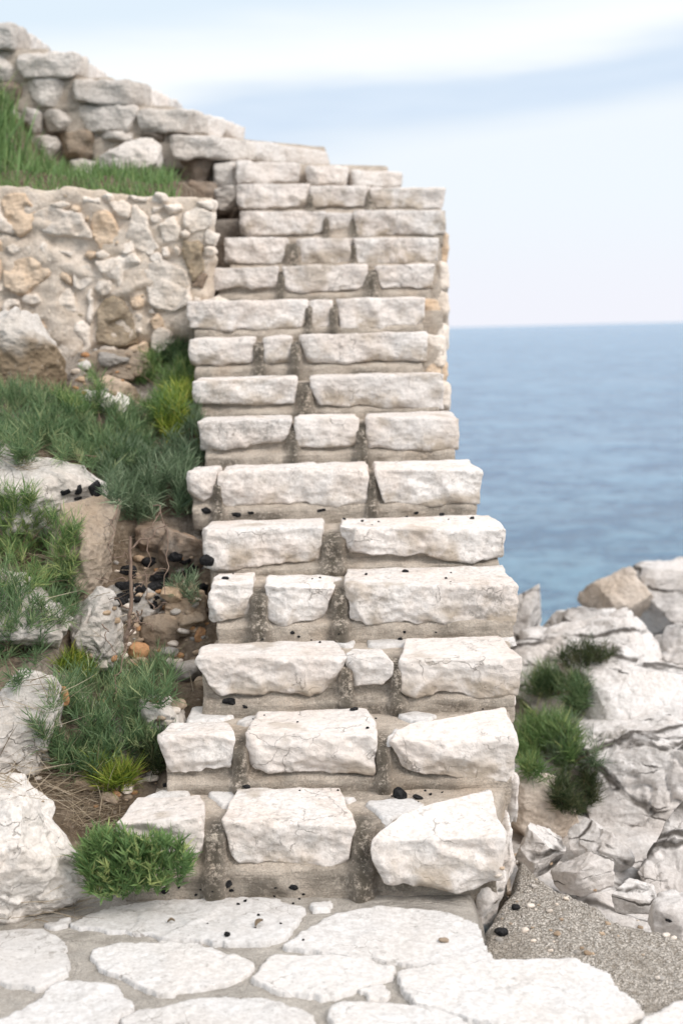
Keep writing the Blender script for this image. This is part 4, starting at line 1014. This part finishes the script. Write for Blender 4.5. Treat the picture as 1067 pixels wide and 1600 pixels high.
def wiggle(a, b, n, amp, seed):
    rs = np.random.RandomState(seed); t = np.linspace(0, 1, n)[:, None]
    w = np.stack([fbm(np.c_[t * 2.5, t * 0 + seed, t * 0 + k * 7.3], 1.3, 2, 3) for k in range(3)], 1) * amp
    return np.array(a) * (1 - t) + np.array(b) * t + w * np.sin(math.pi * np.clip(t, .0, 1)) ** .5
# ---------------------------------------------------------------- plants
def ribbons(root, direc, length, width, curl, tint, nseg=3, rs=None):
    """many tapered blades at once; arrays of roots, directions ..."""
    n = len(root); direc = direc / np.linalg.norm(direc, axis=1)[:, None]
    r = rs.normal(size=(n, 3)); sidev = np.cross(direc, r); sidev /= np.linalg.norm(sidev, axis=1)[:, None]
    cv = np.cross(sidev, direc)
    V = np.zeros((n, 2 * nseg + 1, 3)); tt = np.zeros((n, 2 * nseg + 1))
    for i in range(nseg + 1):
        t = i / nseg
        c = root + direc * (length * t)[:, None] + cv * (curl * length * t * t)[:, None]
        w = width * (.55 + .45 * math.sin(math.pi * min(1, t * 1.1 + .15))) * .5
        if i < nseg:
            V[:, 2 * i] = c - sidev * w[:, None]; V[:, 2 * i + 1] = c + sidev * w[:, None]; tt[:, 2 * i] = tt[:, 2 * i + 1] = tint
        else: V[:, 2 * i] = c; tt[:, 2 * i] = np.minimum(1, tint + .12)
    base = np.arange(n)[:, None] * (2 * nseg + 1)
    Q = np.concatenate([base + np.array([2 * i, 2 * i + 1, 2 * i + 3, 2 * i + 2]) for i in range(nseg - 1)])
    T = base + np.array([2 * nseg - 2, 2 * nseg - 1, 2 * nseg])
    return V.reshape(-1, 3), Q, T, tt.ravel()
def mesh_qt(name, V, Q, T, mat, tint, parent=None, origin=None):
    V = np.asarray(V); o0 = np.array(origin) if origin is not None else np.array([V[:, 0].mean(), V[:, 1].mean(), V[:, 2].min()])
    me = bpy.data.meshes.new(name); L = V - o0
    me.vertices.add(len(L)); me.vertices.foreach_set('co', L.ravel())
    li = np.concatenate([Q.ravel(), T.ravel()]).astype(np.int32)
    me.loops.add(len(li)); me.loops.foreach_set('vertex_index', li)
    ls = np.concatenate([np.arange(0, Q.size, 4), Q.size + np.arange(0, T.size, 3)]).astype(np.int32)
    me.polygons.add(len(ls)); me.polygons.foreach_set('loop_start', ls); me.update(calc_edges=True); me.validate()
    a = me.attributes.new('tint', 'FLOAT', 'POINT'); a.data.foreach_set('value', np.asarray(tint, np.float32))
    me.polygons.foreach_set('use_smooth', [True] * len(me.polygons))
    me.materials.append(mat)
    o = bpy.data.objects.new(name, me); COL.objects.link(o); ORG[o.name] = o0
    if parent is not None: o.parent = parent; o.location = o0 - ORG[parent.name]
    else: o.location = o0
    return o
def samphire(bb, label, mat='leaf', n=170, seed=0, ln=.075, leaf=.042, wd=.0027, lift=1.0, tint=(.1, .75), maxd=9.5, stems=True, mind=0, depth=None, bb2=None):
    rs = np.random.RandomState(seed); x0, y0, x1, y1 = bb
    roots = []; norms = []; n = int(n * 1.3)
    tries = 0
    while len(roots) < n and tries < n * 6:
        tries += 1
        if bb2: x0, y0, x1, y1 = bb if rs.rand() < .62 else bb2
        cx, cy = (x0 + x1) / 2, (y0 + y1) / 2
        a, r = rs.uniform(0, 2 * math.pi), math.sqrt(rs.rand())
        px, py = cx + math.cos(a) * r * (x1 - x0) / 2, cy + math.sin(a) * r * (y1 - y0) / 2 + (y1 - y0) * .06
        if perlin(np.array([[px / 46, py / 40, seed * 3.7]]))[0] < (-.33 if depth else -.15): continue
        if depth:
            roots.append(at_y(px, py, depth + rs.uniform(-.05, .05))); norms.append(Z); continue
        p, nr, ob = drop(px, py)
        if p is None or p[1] > maxd or p[1] < mind or ob.parent is not None or ob.name.startswith('sea'): continue
        roots.append(p); norms.append(nr)
    if len(roots) < 5: return None
    roots = np.array(roots); norms = np.array(norms); n = len(roots)
    cen = np.median(roots, 0); spread = roots.std(0).mean() + .02
    out = (roots - cen) / (spread * 2.5)
    up = np.array([0, -.18, 1.0]) + out * .55 + rs.normal(size=(n, 3)) * .28 + norms * .25
    up /= np.linalg.norm(up, axis=1)[:, None]
    L = ln * rs.uniform(.55, 1.35, n) * lift
    ts = np.where(rs.rand(n) < .09, 1.0, rs.uniform(*tint, n))
    Vs, Qs, Ts, Tn, off = [], [], [], [], 0
    def put(r):
        nonlocal off
        Vs.append(r[0]); Qs.append(r[1] + off); Ts.append(r[2] + off); Tn.append(r[3]); off += len(r[0])
    roots = roots - up * .012
    m = 12
    for j in range(m):
        f = (.30 + .70 * j / (m - 1))
        az_ = rs.uniform(0, 2 * math.pi, n)
        e1 = np.cross(up, X); e1 /= np.linalg.norm(e1, axis=1)[:, None]; e2 = np.cross(up, e1)
        d = up * (.55 + .6 * f) + (e1 * np.cos(az_)[:, None] + e2 * np.sin(az_)[:, None]) * rs.uniform(.5, 1.0, n)[:, None]
        put(ribbons(roots + up * (L * f)[:, None], d, leaf * rs.uniform(.6, 1.5, n), wd * rs.uniform(.75, 1.2, n), rs.uniform(-.3, .35, n), np.clip(ts + rs.normal(size=n) * .14, 0, 1), 3, rs))
    V = np.concatenate(Vs); Q = np.concatenate(Qs); T = np.concatenate(Ts); tn = np.concatenate(Tn)
    root = empty('samphire_plant', (cen[0], cen[1], roots[:, 2].min()))
    tag(root, label, 'plant', 'samphire plants on the rocks')
    mesh_qt('foliage', V, Q, T, M[mat], tn, root)
    if stems:
        b0 = np.array([cen[0], cen[1], np.median(roots[:, 2])]) - Z * .02; pt = []
        for q_ in rs.choice(n, min(n, 9), False): pt.append((wiggle(b0, roots[q_] + up[q_] * L[q_] * .8, 7, .02, int(q_)), .0035, .0015))
        tube('stem', [(np.array([b0 - Z * .03, b0, b0 + Z * .015]), .006, .005)] + pt, 'twig', root)
    return root
PL = [
 ((132, 1304, 226, 1404), 'low bright green samphire cushion between white boulder and first step', dict(mat='leafbright', n=330, ln=.045, leaf=.034, wd=.0042, depth=3.70, bb2=(186, 1312, 294, 1396))),
 ((70, 1060, 258, 1222), 'largest dark green samphire growing across the rubble', dict(n=420, ln=.085, leaf=.050)),
 ((210, 1040, 275, 1110), 'wispy samphire top reaching into the rubble near the third step', dict(n=60, ln=.08, leaf=.05)),
 ((-60, 775, 122, 930), 'dense green samphire on the rock ledge at the left edge', dict(n=330, ln=.08, leaf=.050, tint=(.15, .9), mat='leafbright')),
 ((-50, 900, 70, 1075), 'trailing samphire over the diagonal grey slab at the left edge', dict(n=150, ln=.08, leaf=.05)),
 ((60, 900, 125, 975), 'thin samphire hanging beside the whitish rock of the pit', dict(n=90, ln=.07, leaf=.05)),
 ((-60, 615, 110, 725), 'blue green samphire spread below the lichen boulder', dict(n=420, ln=.085, leaf=.05, mat='leaf')),
 ((95, 590, 160, 660), 'fresh green samphire at the foot of the lichen boulder', dict(n=120, mat='leafbright', leaf=.045)),
 ((90, 640, 235, 745), 'broad dark samphire mat in the middle of the slope', dict(n=420, ln=.085, leaf=.05)),
 ((165, 700, 318, 815), 'grey green samphire hanging above the pit', dict(n=420, mat='leafgrey', ln=.09, leaf=.055, wd=.0032)),
 ((238, 492, 312, 570), 'dark samphire squeezed between the retaining wall and the tenth step', dict(n=190, ln=.09, leaf=.05)),
 ((215, 560, 305, 660), 'feathery green samphire beside the eighth and ninth steps', dict(n=320, mat='leafbright', ln=.09, leaf=.05)),
 ((258, 515, 300, 545), 'yellowish samphire sprig beside the ninth step', dict(n=40, mat='leafyellow', ln=.08, leaf=.04)),
 ((250, 615, 325, 705), 'yellow green samphire beside the seventh step', dict(n=190, mat='leafyellow', ln=.09, leaf=.05, tint=(0, .7))),
 ((292, 655, 335, 720), 'grey green sprigs leaning on the left end of the seventh step', dict(n=70, mat='leafgrey', ln=.08, leaf=.05)),
 ((92, 1035, 140, 1090), 'small yellowing grass tuft beside the pale grey rock', dict(n=45, mat='leafyellow', ln=.06, leaf=.05, wd=.003)),
 ((150, 1205, 205, 1240), 'yellow green grass tuft under the largest samphire', dict(n=60, mat='leafyellow', ln=.05, leaf=.06, wd=.003)),
 ((225, 1160, 268, 1215), 'dry dark tuft against the left end of the second step', dict(n=60, mat='leafdark', ln=.06, leaf=.04)),
 ((268, 900, 312, 950), 'sparse little samphire in the pit by the fourth step', dict(n=26, mat='leafgrey', ln=.05, leaf=.035)),
 ((818, 1062, 915, 1125), 'upper samphire clump in the rock crack right of the stairs', dict(n=230, ln=.10, leaf=.06)),
 ((870, 1012, 950, 1046), 'thin strip of samphire in the highest crack of the domed rock', dict(n=90, mat='leafdark', ln=.06, leaf=.045)),
 ((808, 1135, 905, 1225), 'lower samphire clump touching the right edge of the stairs', dict(n=300, mat='leafbright', ln=.10, leaf=.06, tint=(0, .8))),
 ((868, 1150, 930, 1215), 'greyish samphire right of the lower clump', dict(n=110, mat='leafgrey', ln=.09, leaf=.05)),
 ((865, 1205, 930, 1275), 'dark dried samphire hanging under the lower clump', dict(n=170, mat='leafdark', ln=.08, leaf=.05)),
]
for j, (bb, lab, kw) in enumerate(PL): samphire(bb, lab, seed=50 + j, **kw)

def blades(name, pts, h, w, mat, label, seed, lean=.35, tint=(.1, .8), kind='stuff', nseg=4):
    rs = np.random.RandomState(seed); n = len(pts)
    d = np.array([0, 0, 1.0]) + rs.normal(size=(n, 3)) * lean; d[:, 2] = np.abs(d[:, 2]) + .15
    V, Q, T, tn = ribbons(np.array(pts) - Z * .01, d, h * rs.uniform(.5, 1.3, n), w * rs.uniform(.7, 1.3, n), rs.uniform(-.5, .5, n), rs.uniform(*tint, n), nseg, rs)
    o = mesh_qt(name, V, Q, T, M[mat], tn); o['kind'] = kind; o['label'] = label; return o
rs = np.random.RandomState(9)
x = rs.uniform(-4.2, -.66, 11000); y = 7.04 + 1.5 * rs.rand(11000) ** 1.4
keep = (fbm(P3(x, y), 2.0, 2, 5) > -.32) & (x < -.77 - .12 * (y - 7.1)); x, y = x[keep], y[keep]
blades('grass', np.stack([x, y, bank(x, y)], 1), .105, .005, 'leafbright', 'green grass on the bank above the retaining wall', 3)
x = rs.uniform(-2.5, -1.55, 1500); y = rs.uniform(7.2, 8.4, 1500); k_ = x < -1.55 - .16 * (y - 7.2) - .14 * rs.rand(1500); x, y = x[k_], y[k_]
blades('tall_grass', np.stack([x, y, bank(x, y)], 1), .25, .009, 'leafbright', 'taller weedy grass at the left of the bank', 4, .25)
def scatter(zones, seed):
    rs = np.random.RandomState(seed); out = []
    for (x0, y0, x1, y1), n in zones:
        for _ in range(n):
            p, nr, ob = drop(rs.uniform(x0, x1), rs.uniform(y0, y1))
            if p is not None and p[1] < 8 and not ob.name.startswith(('stone', 'step')): out.append(p)
    return out
def straw(name, pts, seed, ln, w, label):
    rs = np.random.RandomState(seed); n = len(pts)
    d = np.stack([rs.normal(size=n), rs.normal(size=n) * .5, rs.uniform(0, .45, n)], 1)
    V, Q, T, tn = ribbons(np.array(pts) + Z * .006, d, ln * rs.uniform(.4, 1.4, n), w * rs.uniform(.6, 1.3, n), rs.uniform(-.5, .5, n), rs.uniform(0, 1, n), 4, rs)
    o = mesh_qt(name, V, Q, T, M['straw'], tn); o['kind'] = 'stuff'; o['label'] = label
straw('dry_grass', scatter([((100, 1225, 190, 1300), 300), ((0, 1180, 120, 1250), 170), ((60, 1195, 150, 1240), 150), ((110, 1280, 140, 1420), 60), ((0, 1410, 130, 1440), 60), ((250, 1385, 400, 1400), 25)], 3), 8, .11, .0022, 'dry straw and dead stems around the white boulder')
straw('dead_stems', scatter([((0, 690, 60, 740), 60), ((60, 830, 190, 1000), 70), ((0, 1060, 110, 1190), 60), ((190, 1060, 330, 1090), 16), ((20, 870, 120, 960), 30), ((180, 560, 320, 800), 60)], 4), 9, .14, .0022, 'thin dry stems lying over the rocks left of the stairs')

BR = [((197, 1005), (205, 950), 4.66, 4.7, .010, .008), ((205, 952), (204, 838), 4.7, 4.74, .008, .006), ((204, 858), (262, 820), 4.74, 4.82, .005, .003), ((204, 880), (180, 866), 4.74, 4.7, .004, .002), ((203, 905), (150, 903), 4.72, 4.68, .0035, .002),
 ((262, 826), (258, 930), 4.72, 4.66, .003, .002), ((232, 840), (232, 940), 4.7, 4.68, .003, .002), ((232, 940), (262, 945), 4.68, 4.66, .003, .0015), ((204, 900), (262, 892), 4.74, 4.8, .003, .002), ((205, 960), (240, 985), 4.68, 4.6, .004, .002),
 ((197, 1003), (212, 968), 4.64, 4.62, .007, .005), ((212, 968), (222, 955), 4.62, 4.6, .006, .003), ((185, 790), (170, 850), 4.95, 4.8, .004, .002), ((170, 850), (176, 880), 4.8, 4.76, .003, .0015), ((240, 790), (262, 830), 4.95, 4.85, .003, .002), ((250, 800), (215, 850), 4.9, 4.8, .003, .002),
 ((198, 1005), (178, 1085), 4.62, 4.45, .0035, .002), ((160, 975), (180, 1030), 4.6, 4.5, .003, .0015), ((205, 950), (170, 935), 4.68, 4.64, .003, .0015), ((212, 920), (235, 900), 4.7, 4.72, .003, .0015)]
shrub = tag(empty('dead_shrub', at_y(197, 1005, 4.66)), 'dead leafless shrub with thin brown branches standing in the charcoal pit', 'shrub')
tube('trunk', [(wiggle(at_y(*a, d0), at_y(*b, d1), 12, .015, j), r0 * .8, r1 * .8) for j, (a, b, d0, d1, r0, r1) in enumerate(BR[:2])], 'twig', shrub)
for j, (a, b, d0, d1, r0, r1) in enumerate(BR[2:]):
    tube('branch', [(wiggle(at_y(*a, d0), at_y(*b, d1), 14, .045, 20 + j), r0 * .75, r1 * .7)], 'twig', shrub)
